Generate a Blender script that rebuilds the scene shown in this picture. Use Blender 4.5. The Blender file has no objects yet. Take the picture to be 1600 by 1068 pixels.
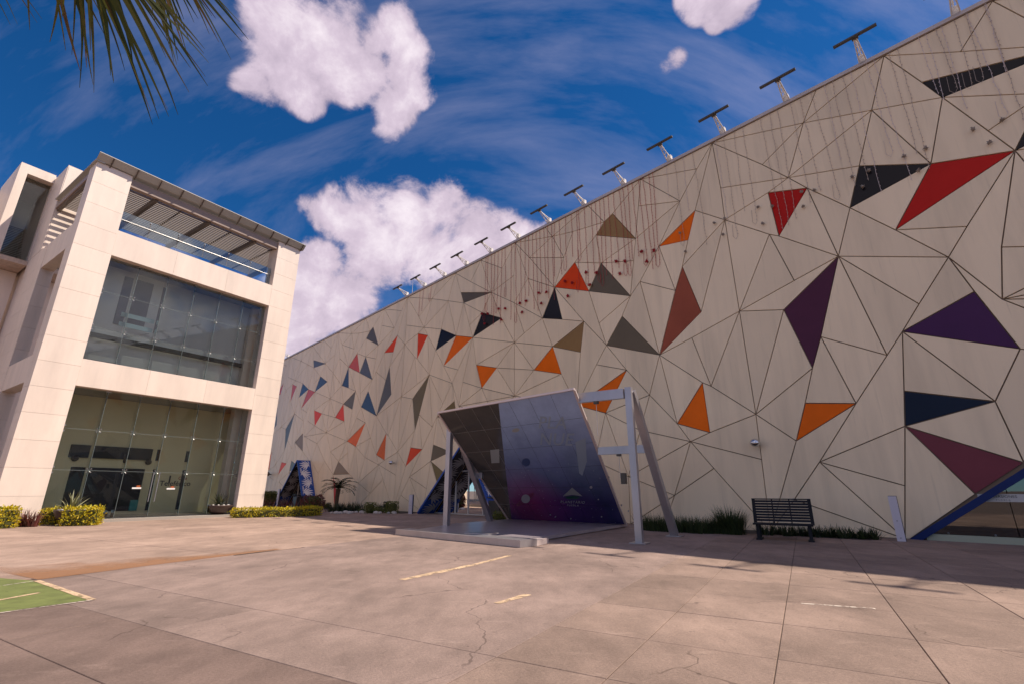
import bpy, math, random
from mathutils import Vector, Matrix

random.seed(7)
S = bpy.context.scene
COL = S.collection
R = math.radians

# ------------------------------------------------------------------ camera
F_PX, PITCH, CAM_H = 745.0, R(17.3), 1.2
cam = bpy.data.cameras.new('camera'); cam.sensor_width = 36.0; cam.lens = F_PX / 1600 * 36
cam.clip_start = 0.05; cam.clip_end = 6000
camo = bpy.data.objects.new('camera', cam); COL.objects.link(camo)
camo.location = (0, 0, CAM_H); camo.rotation_euler = (R(90) + PITCH, 0, 0)
S.camera = camo

# ------------------------------------------------------------------ sun, sky
SUN_AZ, SUN_EL = R(91.0), R(54.7)
sun_dir = Vector((math.cos(SUN_EL) * math.sin(SUN_AZ), math.cos(SUN_EL) * math.cos(SUN_AZ), math.sin(SUN_EL)))
sl = bpy.data.lights.new('sun', 'SUN'); sl.energy = 5.0; sl.angle = R(0.53); sl.color = (1.0, 0.89, 0.76)
so = bpy.data.objects.new('sun', sl); COL.objects.link(so)
so.rotation_euler = sun_dir.to_track_quat('Z', 'Y').to_euler(); so.location = (60, 0, 80)

S.view_settings.view_transform = 'Standard'; S.view_settings.look = 'None'
S.view_settings.gamma = 1.0; S.view_settings.use_curve_mapping = False
S.view_settings.exposure = 0.24
S.render.engine = 'CYCLES'
S.cycles.max_bounces = 8; S.cycles.diffuse_bounces = 4; S.cycles.glossy_bounces = 4
S.cycles.transparent_max_bounces = 16; S.cycles.transmission_bounces = 6
S.cycles.caustics_reflective = False; S.cycles.caustics_refractive = False
S.cycles.sample_clamp_indirect = 6.0
try: S.cycles.use_denoising = True
except Exception: pass

def ray(x, y):
    a = (x - 800) / F_PX; b = (534 - y) / F_PX
    return Vector((a, math.cos(PITCH) - b * math.sin(PITCH), math.sin(PITCH) + b * math.cos(PITCH)))

world = bpy.data.worlds.new('World'); S.world = world; world.use_nodes = True
SKY_STRENGTH = 0.1
world.cycles.sampling_method = 'MANUAL'; world.cycles.sample_map_resolution = 512
def build_sky():
    nt = world.node_tree; nt.nodes.clear(); N = nt.nodes.new; L = nt.links.new
    out = N('ShaderNodeOutputWorld'); bg = N('ShaderNodeBackground'); bg.inputs['Strength'].default_value = SKY_STRENGTH
    L(bg.outputs[0], out.inputs[0])
    sky = N('ShaderNodeTexSky'); sky.sky_type = 'NISHITA'; sky.sun_disc = False
    sky.sun_elevation = SUN_EL; sky.sun_rotation = SUN_AZ; sky.altitude = 2100; sky.air_density = 1.0; sky.dust_density = 0.3; sky.ozone_density = 2.0
    grade = N('ShaderNodeMix'); grade.data_type = 'RGBA'; grade.blend_type = 'MULTIPLY'; grade.inputs[0].default_value = 1
    L(sky.outputs[0], grade.inputs[6]); grade.inputs[7].default_value = (0.46, 0.70, 0.94, 1)
    hs = N('ShaderNodeHueSaturation'); hs.inputs['Saturation'].default_value = 1.13; hs.inputs['Value'].default_value = 1.0
    L(grade.outputs[2], hs.inputs['Color'])
    tc = N('ShaderNodeTexCoord')
    nrm = N('ShaderNodeVectorMath'); nrm.operation = 'NORMALIZE'; L(tc.outputs['Generated'], nrm.inputs[0])
    # ---- cloud field as a node group: direction -> density
    g = bpy.data.node_groups.new('cloud_field', 'ShaderNodeTree')
    g.interface.new_socket('dir', in_out='INPUT', socket_type='NodeSocketVector')
    g.interface.new_socket('density', in_out='OUTPUT', socket_type='NodeSocketFloat')
    gi = g.nodes.new('NodeGroupInput'); go = g.nodes.new('NodeGroupOutput'); GN = g.nodes.new; GL = g.links.new
    def m(op, a, b=None, c=None, clamp=False):
        k = GN('ShaderNodeMath'); k.operation = op; k.use_clamp = clamp
        for i, v in enumerate((a, b, c)):
            if v is None: continue
            if isinstance(v, (int, float)): k.inputs[i].default_value = v
            else: GL(v, k.inputs[i])
        return k.outputs[0]
    def noise(vec, scale, detail, rough, dist=0.0):
        k = GN('ShaderNodeTexNoise'); k.inputs['Scale'].default_value = scale; k.inputs['Detail'].default_value = detail
        k.inputs['Roughness'].default_value = rough; k.inputs['Distortion'].default_value = dist; GL(vec, k.inputs['Vector']); return k.outputs['Fac']
    D = gi.outputs[0]
    # cumulus heaps: centre direction and radius (image scale of the photograph), weight
    blobs = [(430,40,78,1.0),(505,75,85,1.05),(560,120,60,.95),(455,120,62,.9),(398,140,44,.75),(480,160,34,.7),(520,15,60,.7),(628,35,42,.95),(642,80,52,1.0),(640,125,54,1.05),(612,170,48,1.0),(602,205,30,.8),(580,60,40,.55),
             (640,335,72,1.15),(560,340,70,1.0),(690,322,56,1.0),(510,335,40,.8),(480,322,24,.6),(740,370,66,1.05),(805,370,52,.95),(845,362,32,.8),(600,390,75,1.1),(680,400,80,1.1),
             (475,440,82,1.1),(530,465,74,1.05),(450,505,90,1.1),(505,415,48,.9),(545,505,44,.9),(425,400,40,.8),(760,430,70,1.0),(340,520,120,1.0),(880,470,120,1.0),
             (1100,-12,52,.95),(1150,2,44,.9),(1120,32,24,.65),(1058,92,20,.5),(1040,105,15,.48),(878,336,13,.62)]
    total = None
    for x, y, rr, w in blobs:
        c = ray(x, y); n = c.normalized(); cr = math.cos(rr / (F_PX * c.length))
        k = GN('ShaderNodeVectorMath'); k.operation = 'DOT_PRODUCT'; GL(D, k.inputs[0]); k.inputs[1].default_value = tuple(n)
        v = m('MULTIPLY_ADD', k.outputs['Value'], w / (1 - cr), -w * cr / (1 - cr), clamp=False)
        total = v if total is None else m('SMOOTH_MAX', total, v, 0.25)
    total = m('MAXIMUM', total, 0.0)
    # heaps at random over the unseen sky, cover raised to brighten the shaded wall
    k = GN('ShaderNodeVectorMath'); k.operation = 'DOT_PRODUCT'; GL(D, k.inputs[0]); k.inputs[1].default_value = (0, math.cos(R(30)), math.sin(R(30)))
    away = m('MULTIPLY', m('SUBTRACT', 0.42, k.outputs['Value']), 3.0, clamp=True)
    rnd = m('MULTIPLY', m('SUBTRACT', noise(D, 2.3, 2, 0.5), 0.465), 6.0, clamp=True)
    total = m('MAXIMUM', total, m('MULTIPLY', rnd, away))
    big = noise(D, 7.0, 10, 0.63, 0.24)
    nz = m('MULTIPLY', m('SUBTRACT', big, 0.5), 4.6)
    total = m('MINIMUM', total, 1.2)
    edge = m('MAXIMUM', m('SUBTRACT', 1.25, m('MULTIPLY', total, 0.75)), 0.38)
    dens = m('SUBTRACT', m('ADD', total, m('MULTIPLY', nz, m('MULTIPLY', edge, m('MULTIPLY', total, 2.2, clamp=True)))), 0.20)
    GL(dens, go.inputs[0])
    def mm(op, a, b=None, c=None, clamp=False):
        k = N('ShaderNodeMath'); k.operation = op; k.use_clamp = clamp
        for i, v in enumerate((a, b, c)):
            if v is None: continue
            if isinstance(v, (int, float)): k.inputs[i].default_value = v
            else: L(v, k.inputs[i])
        return k.outputs[0]
    def call(vec):
        k = N('ShaderNodeGroup'); k.node_tree = g; L(vec, k.inputs[0]); return k.outputs[0]
    d0 = call(nrm.outputs[0])
    sh = N('ShaderNodeVectorMath'); sh.operation = 'ADD'; L(nrm.outputs[0], sh.inputs[0])
    sh.inputs[1].default_value = tuple(Vector((0.55, 0.0, 0.85)).normalized() * 0.045)
    d1 = call(sh.outputs[0])
    mask = N('ShaderNodeMapRange'); mask.interpolation_type = 'SMOOTHSTEP'; mask.inputs[1].default_value = 0.0; mask.inputs[2].default_value = 0.62; L(d0, mask.inputs[0])
    lit = mm('ADD', 0.80, mm('MULTIPLY', mm('SUBTRACT', d0, d1), 0.85))
    lit = mm('SUBTRACT', lit, mm('MULTIPLY', mm('MAXIMUM', mm('SUBTRACT', d0, 0.35), 0.0), 0.26), clamp=True)
    cr = N('ShaderNodeValToRGB'); cr.color_ramp.elements[0].position = 0.0; cr.color_ramp.elements[0].color = (0.40, 0.33, 0.42, 1)
    cr.color_ramp.elements[1].position = 0.95; cr.color_ramp.elements[1].color = (0.94, 0.86, 0.90, 1)
    el = cr.color_ramp.elements.new(0.45); el.color = (0.60, 0.50, 0.60, 1)
    L(lit, cr.inputs[0])
    cs = N('ShaderNodeVectorMath'); cs.operation = 'SCALE'; cs.inputs['Scale'].default_value = 1.0 / SKY_STRENGTH; L(cr.outputs[0], cs.inputs[0])
    # thin cirrus
    mp = N('ShaderNodeMapping'); mp.inputs['Rotation'].default_value = (0.2, 0.5, 0.6); mp.inputs['Scale'].default_value = (1.1, 7.0, 2.2); L(nrm.outputs[0], mp.inputs[0])
    nz = N('ShaderNodeTexNoise'); nz.inputs['Scale'].default_value = 1.7; nz.inputs['Detail'].default_value = 8; nz.inputs['Roughness'].default_value = 0.6; nz.inputs['Distortion'].default_value = 0.25; L(mp.outputs[0], nz.inputs['Vector'])
    ci = mm('MULTIPLY', mm('SUBTRACT', nz.outputs['Fac'], 0.42, clamp=True), 0.95, clamp=True)
    m1 = N('ShaderNodeMix'); m1.data_type = 'RGBA'; L(ci, m1.inputs[0]); L(hs.outputs[0], m1.inputs[6]); m1.inputs[7].default_value = (4.6, 4.3, 5.9, 1)
    m2 = N('ShaderNodeMix'); m2.data_type = 'RGBA'; L(mask.outputs[0], m2.inputs[0]); L(m1.outputs[2], m2.inputs[6]); L(cs.outputs[0], m2.inputs[7])
    L(m2.outputs[2], bg.inputs['Color'])
build_sky()

# ------------------------------------------------------------------ helpers
ORG = {}
def tag(o, label=None, cat=None, group=None, kind=None):
    if label: o['label'] = label
    if cat: o['category'] = cat
    if group: o['group'] = group
    if kind: o['kind'] = kind
    return o
def empty(name, loc, label=None, cat=None, group=None, kind=None):
    o = bpy.data.objects.new(name, None); COL.objects.link(o); o.location = loc; o.empty_display_size = 0.2
    ORG[o.name] = Vector(loc)
    return tag(o, label, cat, group, kind)
def obj(name, verts, faces, mat, parent=None, smooth=False, loc=None, mats=None, midx=None):
    """one mesh object from world-space vertices; the origin goes to the parent's origin, to loc, or to the base centre"""
    if parent is not None: org = ORG[parent.name]
    elif loc is not None: org = Vector(loc)
    else:
        xs = [v[0] for v in verts]; ys = [v[1] for v in verts]; zs = [v[2] for v in verts]
        org = Vector(((min(xs) + max(xs)) / 2, (min(ys) + max(ys)) / 2, min(zs)))
    me = bpy.data.meshes.new(name)
    me.from_pydata([(v[0] - org[0], v[1] - org[1], v[2] - org[2]) for v in verts], [], faces)
    for mm in (mats or [mat]): me.materials.append(mm)
    if midx:
        for p, i in zip(me.polygons, midx): p.material_index = i
    if smooth:
        for p in me.polygons: p.use_smooth = True
    me.update()
    o = bpy.data.objects.new(name, me); COL.objects.link(o)
    if parent is not None: o.parent = parent
    else: o.location = org
    ORG[o.name] = Vector(org)
    return o
def copy_thing(src, loc, rotz=0.0, label=None, scale=None):
    c = src.copy(); COL.objects.link(c); c.location = loc; c.rotation_euler = (0, 0, rotz)
    if scale: c.scale = scale
    if label: c['label'] = label
    for ch in list(src.children):
        k = ch.copy(); COL.objects.link(k); k.parent = c
        for g in list(ch.children):
            h = g.copy(); COL.objects.link(h); h.parent = k
    return c
class MB:
    """collects simple solids in world space"""
    def __init__(s): s.v = []; s.f = []
    def poly(s, pts):
        i = len(s.v); s.v += [tuple(p) for p in pts]; s.f.append(tuple(range(i, i + len(pts)))); return s
    def prism(s, pts, off, caps=True):
        off = Vector(off); n = len(pts); i = len(s.v)
        s.v += [tuple(Vector(p)) for p in pts] + [tuple(Vector(p) + off) for p in pts]
        if caps: s.f.append(tuple(range(i + n - 1, i - 1, -1))); s.f.append(tuple(range(i + n, i + 2 * n)))
        for k in range(n): s.f.append((i + k, i + (k + 1) % n, i + n + (k + 1) % n, i + n + k))
        return s
    def box(s, o, ax, ay, az):
        o, ax, ay, az = map(Vector, (o, ax, ay, az)); return s.prism([o, o + ax, o + ax + ay, o + ay], az)
    def bar(s, a, b, w, t, up=(0, 0, 1)):
        a, b = Vector(a), Vector(b); d = (b - a).normalized(); up = Vector(up)
        if abs(d.dot(up.normalized())) > 0.98: up = Vector((1, 0.2, 0))
        x = d.cross(up).normalized(); y = x.cross(d).normalized()
        return s.prism([a - x * w / 2 - y * t / 2, a + x * w / 2 - y * t / 2, a + x * w / 2 + y * t / 2, a - x * w / 2 + y * t / 2], b - a)
    def tube(s, pts, r, n=6, r1=None, caps=True):
        pts = [Vector(p) for p in pts]; m = len(pts); r1 = r if r1 is None else r1; i0 = len(s.v)
        for k, p in enumerate(pts):
            d = (pts[min(k + 1, m - 1)] - pts[max(k - 1, 0)]).normalized(); up = Vector((0, 0, 1)) if abs(d.z) < 0.9 else Vector((1, 0, 0))
            x = d.cross(up).normalized(); y = x.cross(d); rr = r + (r1 - r) * k / max(1, m - 1)
            for j in range(n):
                a = 2 * math.pi * j / n; s.v.append(tuple(p + x * math.cos(a) * rr + y * math.sin(a) * rr))
        for k in range(m - 1):
            for j in range(n): s.f.append((i0 + k * n + j, i0 + k * n + (j + 1) % n, i0 + (k + 1) * n + (j + 1) % n, i0 + (k + 1) * n + j))
        if caps: s.f.append(tuple(i0 + j for j in range(n - 1, -1, -1))); s.f.append(tuple(i0 + (m - 1) * n + j for j in range(n)))
        return s
    def lathe(s, c, prof, n=16):
        c = Vector(c); i0 = len(s.v)
        for r, z in prof:
            for j in range(n):
                a = 2 * math.pi * j / n; s.v.append((c.x + r * math.cos(a), c.y + r * math.sin(a), c.z + z))
        for k in range(len(prof) - 1):
            for j in range(n): s.f.append((i0 + k * n + j, i0 + k * n + (j + 1) % n, i0 + (k + 1) * n + (j + 1) % n, i0 + (k + 1) * n + j))
        s.f.append(tuple(i0 + j for j in range(n - 1, -1, -1))); s.f.append(tuple(i0 + (len(prof) - 1) * n + j for j in range(n)))
        return s
    def ball(s, c, r, n=8, m=5, sq=1.0):
        c = Vector(c)
        prof = [(max(0.001, r * math.sin(math.pi * k / m)), -r * sq * math.cos(math.pi * k / m)) for k in range(m + 1)]
        return s.lathe(c, prof, n)
    def build(s, name, mat, parent=None, smooth=False, loc=None):
        return obj(name, s.v, s.f, mat, parent, smooth, loc)

# ------------------------------------------------------------------ materials
MATS = {}
def mat(name, col, rough=0.6, metal=0.0, spec=0.5, noise=None, bump=None, island=0.0, coat=0.0):
    """Principled colour with optional tone noise (scale, amount, stretch), bump (scale, strength) and per-object variation"""
    if name in MATS: return MATS[name]
    m = bpy.data.materials.new(name); m.use_nodes = True; nt = m.node_tree; b = nt.nodes['Principled BSDF']; N = nt.nodes.new; L = nt.links.new
    b.inputs['Roughness'].default_value = rough; b.inputs['Metallic'].default_value = metal
    b.inputs['Specular IOR Level'].default_value = spec; b.inputs['Coat Weight'].default_value = coat
    b.inputs['Base Color'].default_value = (*col, 1)
    geo = N('ShaderNodeNewGeometry'); cur = None
    if noise:
        sc, amt, st = noise
        mp = N('ShaderNodeMapping'); mp.inputs['Scale'].default_value = st; L(geo.outputs['Position'], mp.inputs[0])
        t = N('ShaderNodeTexNoise'); t.inputs['Scale'].default_value = sc; t.inputs['Detail'].default_value = 7; t.inputs['Roughness'].default_value = 0.65; L(mp.outputs[0], t.inputs['Vector'])
        r = N('ShaderNodeMapRange'); r.inputs[1].default_value = 0.3; r.inputs[2].default_value = 0.7; r.inputs[3].default_value = 1 - amt; r.inputs[4].default_value = 1 + amt; L(t.outputs['Fac'], r.inputs[0])
        x = N('ShaderNodeVectorMath'); x.operation = 'SCALE'; x.inputs[0].default_value = col; L(r.outputs[0], x.inputs['Scale']); cur = x.outputs[0]
    if island:
        oi = N('ShaderNodeObjectInfo'); r = N('ShaderNodeMapRange'); r.inputs[3].default_value = 1 - island; r.inputs[4].default_value = 1 + island; L(oi.outputs['Random'], r.inputs[0])
        x = N('ShaderNodeVectorMath'); x.operation = 'SCALE'; x.inputs[0].default_value = col
        if cur: L(cur, x.inputs[0])
        L(r.outputs[0], x.inputs['Scale']); cur = x.outputs[0]
    if cur: L(cur, b.inputs['Base Color'])
    if bump:
        t = N('ShaderNodeTexNoise'); t.inputs['Scale'].default_value = bump[0]; t.inputs['Detail'].default_value = 5; L(geo.outputs['Position'], t.inputs['Vector'])
        bp = N('ShaderNodeBump'); bp.inputs['Strength'].default_value = bump[1]; bp.inputs['Distance'].default_value = 0.02; L(t.outputs['Fac'], bp.inputs['Height']); L(bp.outputs[0], b.inputs['Normal'])
    MATS[name] = m; return m
def leafmat(name, cols, rough=0.5, trans=0.25):
    """leaf colours picked per leaf (mesh island)"""
    m = bpy.data.materials.new(name); m.use_nodes = True; nt = m.node_tree; b = nt.nodes['Principled BSDF']; N = nt.nodes.new; L = nt.links.new
    geo = N('ShaderNodeNewGeometry'); cr = N('ShaderNodeValToRGB'); L(geo.outputs['Random Per Island'], cr.inputs[0])
    cr.color_ramp.elements[0].color = (*cols[0], 1); cr.color_ramp.elements[1].color = (*cols[-1], 1)
    for i, c in enumerate(cols[1:-1]):
        e = cr.color_ramp.elements.new((i + 1) / (len(cols) - 1)); e.color = (*c, 1)
    L(cr.outputs[0], b.inputs['Base Color']); b.inputs['Roughness'].default_value = rough
    tr = N('ShaderNodeBsdfTranslucent'); L(cr.outputs[0], tr.inputs[0]); mx = N('ShaderNodeMixShader'); mx.inputs[0].default_value = trans
    out = nt.nodes['Material Output']; L(b.outputs[0], mx.inputs[1]); L(tr.outputs[0], mx.inputs[2]); L(mx.outputs[0], out.inputs[0])
    return m
def glassmat(name, tint=(0.82, 0.90, 0.90), refl=1.0, rough=0.0, ior=1.5, gain=1.8):
    m = bpy.data.materials.new(name); m.use_nodes = True; nt = m.node_tree; nt.nodes.clear(); N = nt.nodes.new; L = nt.links.new
    out = N('ShaderNodeOutputMaterial'); t = N('ShaderNodeBsdfTransparent'); t.inputs[0].default_value = (*tint, 1)
    gl = N('ShaderNodeBsdfGlossy'); gl.inputs['Roughness'].default_value = rough; gl.inputs[0].default_value = (refl, refl, refl, 1)
    fr = N('ShaderNodeFresnel'); fr.inputs[0].default_value = ior; mx = N('ShaderNodeMixShader')
    a = N('ShaderNodeMath'); a.operation = 'MULTIPLY'; a.inputs[1].default_value = gain; a.use_clamp = True; L(fr.outputs[0], a.inputs[0])
    L(a.outputs[0], mx.inputs[0]); L(t.outputs[0], mx.inputs[1]); L(gl.outputs[0], mx.inputs[2]); L(mx.outputs[0], out.inputs[0])
    return m
def wallmat():
    m = bpy.data.materials.new('cream_panel'); m.use_nodes = True; nt = m.node_tree; b = nt.nodes['Principled BSDF']; N = nt.nodes.new; L = nt.links.new
    geo = N('ShaderNodeNewGeometry'); oi = N('ShaderNodeObjectInfo')
    def noise(scale, st, lo, hi, a, bb, detail=6):
        mp = N('ShaderNodeMapping'); mp.inputs['Scale'].default_value = st; L(geo.outputs['Position'], mp.inputs[0])
        t = N('ShaderNodeTexNoise'); t.inputs['Scale'].default_value = scale; t.inputs['Detail'].default_value = detail; t.inputs['Roughness'].default_value = 0.6; L(mp.outputs[0], t.inputs['Vector'])
        r = N('ShaderNodeMapRange'); r.inputs[1].default_value = lo; r.inputs[2].default_value = hi; r.inputs[3].default_value = a; r.inputs[4].default_value = bb; L(t.outputs['Fac'], r.inputs[0]); return r.outputs[0]
    streak = noise(1.9, (1, 1, 0.10), 0.45, 0.72, 1.02, 0.88); soft = noise(0.35, (1, 1, 0.5), 0.3, 0.7, 0.95, 1.05, 3); thin = noise(9.0, (1, 1, 0.05), 0.60, 0.74, 1.0, 0.87)
    def mul(a, c):
        k = N('ShaderNodeMath'); k.operation = 'MULTIPLY'
        for i, v in enumerate((a, c)):
            if isinstance(v, (int, float)): k.inputs[i].default_value = v
            else: L(v, k.inputs[i])
        return k.outputs[0]
    r = N('ShaderNodeMapRange'); r.inputs[3].default_value = 0.95; r.inputs[4].default_value = 1.05; L(oi.outputs['Random'], r.inputs[0])
    f = mul(mul(mul(streak, soft), thin), r.outputs[0])
    x = N('ShaderNodeVectorMath'); x.operation = 'SCALE'; x.inputs[0].default_value = (0.84, 0.675, 0.465); L(f, x.inputs['Scale']); L(x.outputs[0], b.inputs['Base Color'])
    b.inputs['Roughness'].default_value = 0.42; b.inputs['Specular IOR Level'].default_value = 0.35
    return m
def concrete(name, col, stain=None, dark=0.55):
    """weathered concrete: cloudy tone, fine grit, worn pale flecks, faint bump"""
    m = bpy.data.materials.new(name); m.use_nodes = True; nt = m.node_tree; b = nt.nodes['Principled BSDF']; N = nt.nodes.new; L = nt.links.new
    geo = N('ShaderNodeNewGeometry'); oi = N('ShaderNodeObjectInfo')
    def nz(scale, detail, lo, hi, a, c, st=(1, 1, 1), rough=0.62):
        mp = N('ShaderNodeMapping'); mp.inputs['Scale'].default_value = st; mp.inputs['Rotation'].default_value = (0, 0, R(-30)); L(geo.outputs['Position'], mp.inputs[0])
        t = N('ShaderNodeTexNoise'); t.inputs['Scale'].default_value = scale; t.inputs['Detail'].default_value = detail; t.inputs['Roughness'].default_value = rough; L(mp.outputs[0], t.inputs['Vector'])
        r = N('ShaderNodeMapRange'); r.inputs[1].default_value = lo; r.inputs[2].default_value = hi; r.inputs[3].default_value = a; r.inputs[4].default_value = c; L(t.outputs['Fac'], r.inputs[0]); return r.outputs[0], t.outputs['Fac']
    a, _ = nz(0.45, 6, 0.34, 0.66, 0.74, 1.14); c, _ = nz(2.6, 9, 0.3, 0.7, 0.78, 1.18, (1, 0.45, 1), .7); g, gf = nz(45, 6, 0.25, 0.75, 0.70, 1.28, (1, 1, 1), .75); w, _ = nz(3.0, 10, 0.56, 0.72, 0.0, 0.55, (0.5, 1.6, 1), 0.78); s, _ = nz(9, 6, 0.62, 0.72, 0.0, 0.6)
    def mul(p, q):
        k = N('ShaderNodeMath'); k.operation = 'MULTIPLY'; L(p, k.inputs[0]); L(q, k.inputs[1]); return k.outputs[0]
    r = N('ShaderNodeMapRange'); r.inputs[3].default_value = 0.88; r.inputs[4].default_value = 1.10; L(oi.outputs['Random'], r.inputs[0])
    f = mul(mul(mul(a, c), g), r.outputs[0])
    x = N('ShaderNodeVectorMath'); x.operation = 'SCALE'; x.inputs[0].default_value = col; L(f, x.inputs['Scale'])
    m1 = N('ShaderNodeMix'); m1.data_type = 'RGBA'; L(w, m1.inputs[0]); L(x.outputs[0], m1.inputs[6]); m1.inputs[7].default_value = (min(1, col[0] * 1.55), min(1, col[1] * 1.6), min(1, col[2] * 1.6), 1)
    m2 = N('ShaderNodeMix'); m2.data_type = 'RGBA'; L(s, m2.inputs[0]); L(m1.outputs[2], m2.inputs[6]); m2.inputs[7].default_value = (col[0] * dark, col[1] * dark, col[2] * dark, 1)
    # hairline cracks and dropped-gum spots
    wn = N('ShaderNodeTexNoise'); wn.inputs['Scale'].default_value = 1.2; wn.inputs['Detail'].default_value = 4; L(geo.outputs['Position'], wn.inputs['Vector'])
    wv = N('ShaderNodeVectorMath'); wv.operation = 'MULTIPLY_ADD'; L(wn.outputs['Color'], wv.inputs[0]); wv.inputs[1].default_value = (0.9, 0.9, 0.9); L(geo.outputs['Position'], wv.inputs[2])
    vo = N('ShaderNodeTexVoronoi'); vo.feature = 'DISTANCE_TO_EDGE'; vo.inputs['Scale'].default_value = 0.42; L(wv.outputs[0], vo.inputs['Vector'])
    lt = N('ShaderNodeMath'); lt.operation = 'LESS_THAN'; lt.inputs[1].default_value = 0.0032; L(vo.outputs['Distance'], lt.inputs[0])
    mk, _ = nz(0.6, 2, 0.50, 0.56, 0.0, 0.65); cm = mul(lt.outputs[0], mk)
    v2 = N('ShaderNodeTexVoronoi'); v2.inputs['Scale'].default_value = 2.6; L(wv.outputs[0], v2.inputs['Vector'])
    l2 = N('ShaderNodeMath'); l2.operation = 'LESS_THAN'; l2.inputs[1].default_value = 0.055; L(v2.outputs['Distance'], l2.inputs[0])
    sx = N('ShaderNodeSeparateXYZ'); L(v2.outputs['Color'], sx.inputs[0]); g2 = N('ShaderNodeMath'); g2.operation = 'GREATER_THAN'; g2.inputs[1].default_value = 0.62; L(sx.outputs[0], g2.inputs[0])
    sp2 = mul(l2.outputs[0], g2.outputs[0]); ad = N('ShaderNodeMath'); ad.operation = 'MULTIPLY_ADD'; ad.inputs[1].default_value = 0.5; ad.use_clamp = True; L(sp2, ad.inputs[0]); L(cm, ad.inputs[2])
    m4 = N('ShaderNodeMix'); m4.data_type = 'RGBA'; L(ad.outputs[0], m4.inputs[0]); L(m2.outputs[2], m4.inputs[6]); m4.inputs[7].default_value = (col[0] * .35, col[1] * .33, col[2] * .33, 1)
    cur = m4.outputs[2]
    if stain:
        t, _ = nz(1.1, 7, 0.40, 0.60, 0.0, 0.85, (1, 0.35, 1)); m3 = N('ShaderNodeMix'); m3.data_type = 'RGBA'; L(t, m3.inputs[0]); L(cur, m3.inputs[6]); m3.inputs[7].default_value = (*stain, 1); cur = m3.outputs[2]
    L(cur, b.inputs['Base Color']); b.inputs['Roughness'].default_value = 0.88; b.inputs['Specular IOR Level'].default_value = 0.3
    bp = N('ShaderNodeBump'); bp.inputs['Strength'].default_value = 0.5; bp.inputs['Distance'].default_value = 0.012; L(gf, bp.inputs['Height']); L(bp.outputs[0], b.inputs['Normal'])
    return m
def paintmat(name, col, wear):
    """worn road paint: chipped so that the concrete shows through"""
    m = mat(name, col, 0.8, noise=(4.0, 0.3, (1, 1, 1))); nt = m.node_tree; N = nt.nodes.new; L = nt.links.new; b = nt.nodes['Principled BSDF']
    geo = N('ShaderNodeNewGeometry'); t = N('ShaderNodeTexNoise'); t.inputs['Scale'].default_value = 9.0; t.inputs['Detail'].default_value = 9; t.inputs['Roughness'].default_value = 0.75; L(geo.outputs['Position'], t.inputs['Vector'])
    r = N('ShaderNodeMapRange'); r.inputs[1].default_value = wear - 0.05; r.inputs[2].default_value = wear + 0.05; L(t.outputs['Fac'], r.inputs[0])
    tr = N('ShaderNodeBsdfTransparent'); mx = N('ShaderNodeMixShader'); L(r.outputs[0], mx.inputs[0]); L(b.outputs[0], mx.inputs[1]); L(tr.outputs[0], mx.inputs[2]); L(mx.outputs[0], nt.nodes['Material Output'].inputs[0])
    return m
def text_mesh(name, body, size, mat_, parent, place, ext=0.002, spacing=1.0, bold=0.0):
    """flat lettering; place(x, y) -> world point of the text's own plane, ext along its normal"""
    cu = bpy.data.curves.new(name, 'FONT'); cu.body = body; cu.size = size; cu.align_x = 'CENTER'; cu.space_character = spacing; cu.offset = bold; cu.resolution_u = 3
    t = bpy.data.objects.new(name, cu); COL.objects.link(t); dg = bpy.context.evaluated_depsgraph_get()
    me = bpy.data.meshes.new_from_object(t.evaluated_get(dg)); bpy.data.objects.remove(t)
    vs = [place(v.co.x, v.co.y) for v in me.vertices]; fs = [tuple(p.vertices) for p in me.polygons]
    bpy.data.meshes.remove(me)
    return obj(name, vs, fs, mat_, parent)

# ------------------------------------------------------------------ ground and paving
GE = Vector((math.sin(R(30.3)), math.cos(R(30.3)), 0)); GM = Vector((GE.y, -GE.x, 0))
def G(E, M, z=0.0): return GE * E + GM * M + Vector((0, 0, z))
m_bed = mat('joint_dirt', (0.14, 0.10, 0.08), 0.95, noise=(3.0, 0.25, (1, 1, 1)))
m_slab = concrete('concrete_slab', (0.292, 0.206, 0.164))
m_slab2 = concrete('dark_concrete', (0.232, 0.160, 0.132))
m_slab3 = concrete('pale_concrete', (0.375, 0.262, 0.205))
m_rust = concrete('rust_stained_concrete', (0.30, 0.20, 0.15), stain=(0.33, 0.155, 0.06))
ground = obj('ground', [(-1500, -1500, -0.012), (1500, -1500, -0.012), (1500, 1500, -0.012), (-1500, 1500, -0.012)], [(0, 1, 2, 3)], m_bed)
tag(ground, 'concrete plaza floor in front of the buildings', kind='structure')
def slab(E0, E1, M0, M1, mt, gap=0.0035):
    E0 += gap; E1 -= gap; M0 += gap; M1 -= gap
    dz = random.uniform(-0.0015, 0.0015); b = 0.004
    top = [G(E0 + b, M0 + b, dz), G(E1 - b, M0 + b, dz), G(E1 - b, M1 - b, dz), G(E0 + b, M1 - b, dz)]
    mid = [G(E0, M0, dz - b), G(E1, M0, dz - b), G(E1, M1, dz - b), G(E0, M1, dz - b)]
    low = [Vector((p.x, p.y, -0.012)) for p in mid]
    vs = top + mid + low
    fs = [(0, 3, 2, 1)] + [(i, (i + 1) % 4, 4 + (i + 1) % 4, 4 + i) for i in range(4)] + [(4 + i, 4 + (i + 1) % 4, 8 + (i + 1) % 4, 8 + i) for i in range(4)]
    obj('slab', vs, fs, mt, ground)
Es = [-4.0, -2.9, -1.8, -0.7, 0.4, 1.45, 2.6, 3.53, 4.54, 5.68, 6.82, 7.95, 9.1, 10.2, 11.3, 12.4, 13.5, 14.6, 15.8, 17.0, 18.2]
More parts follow.
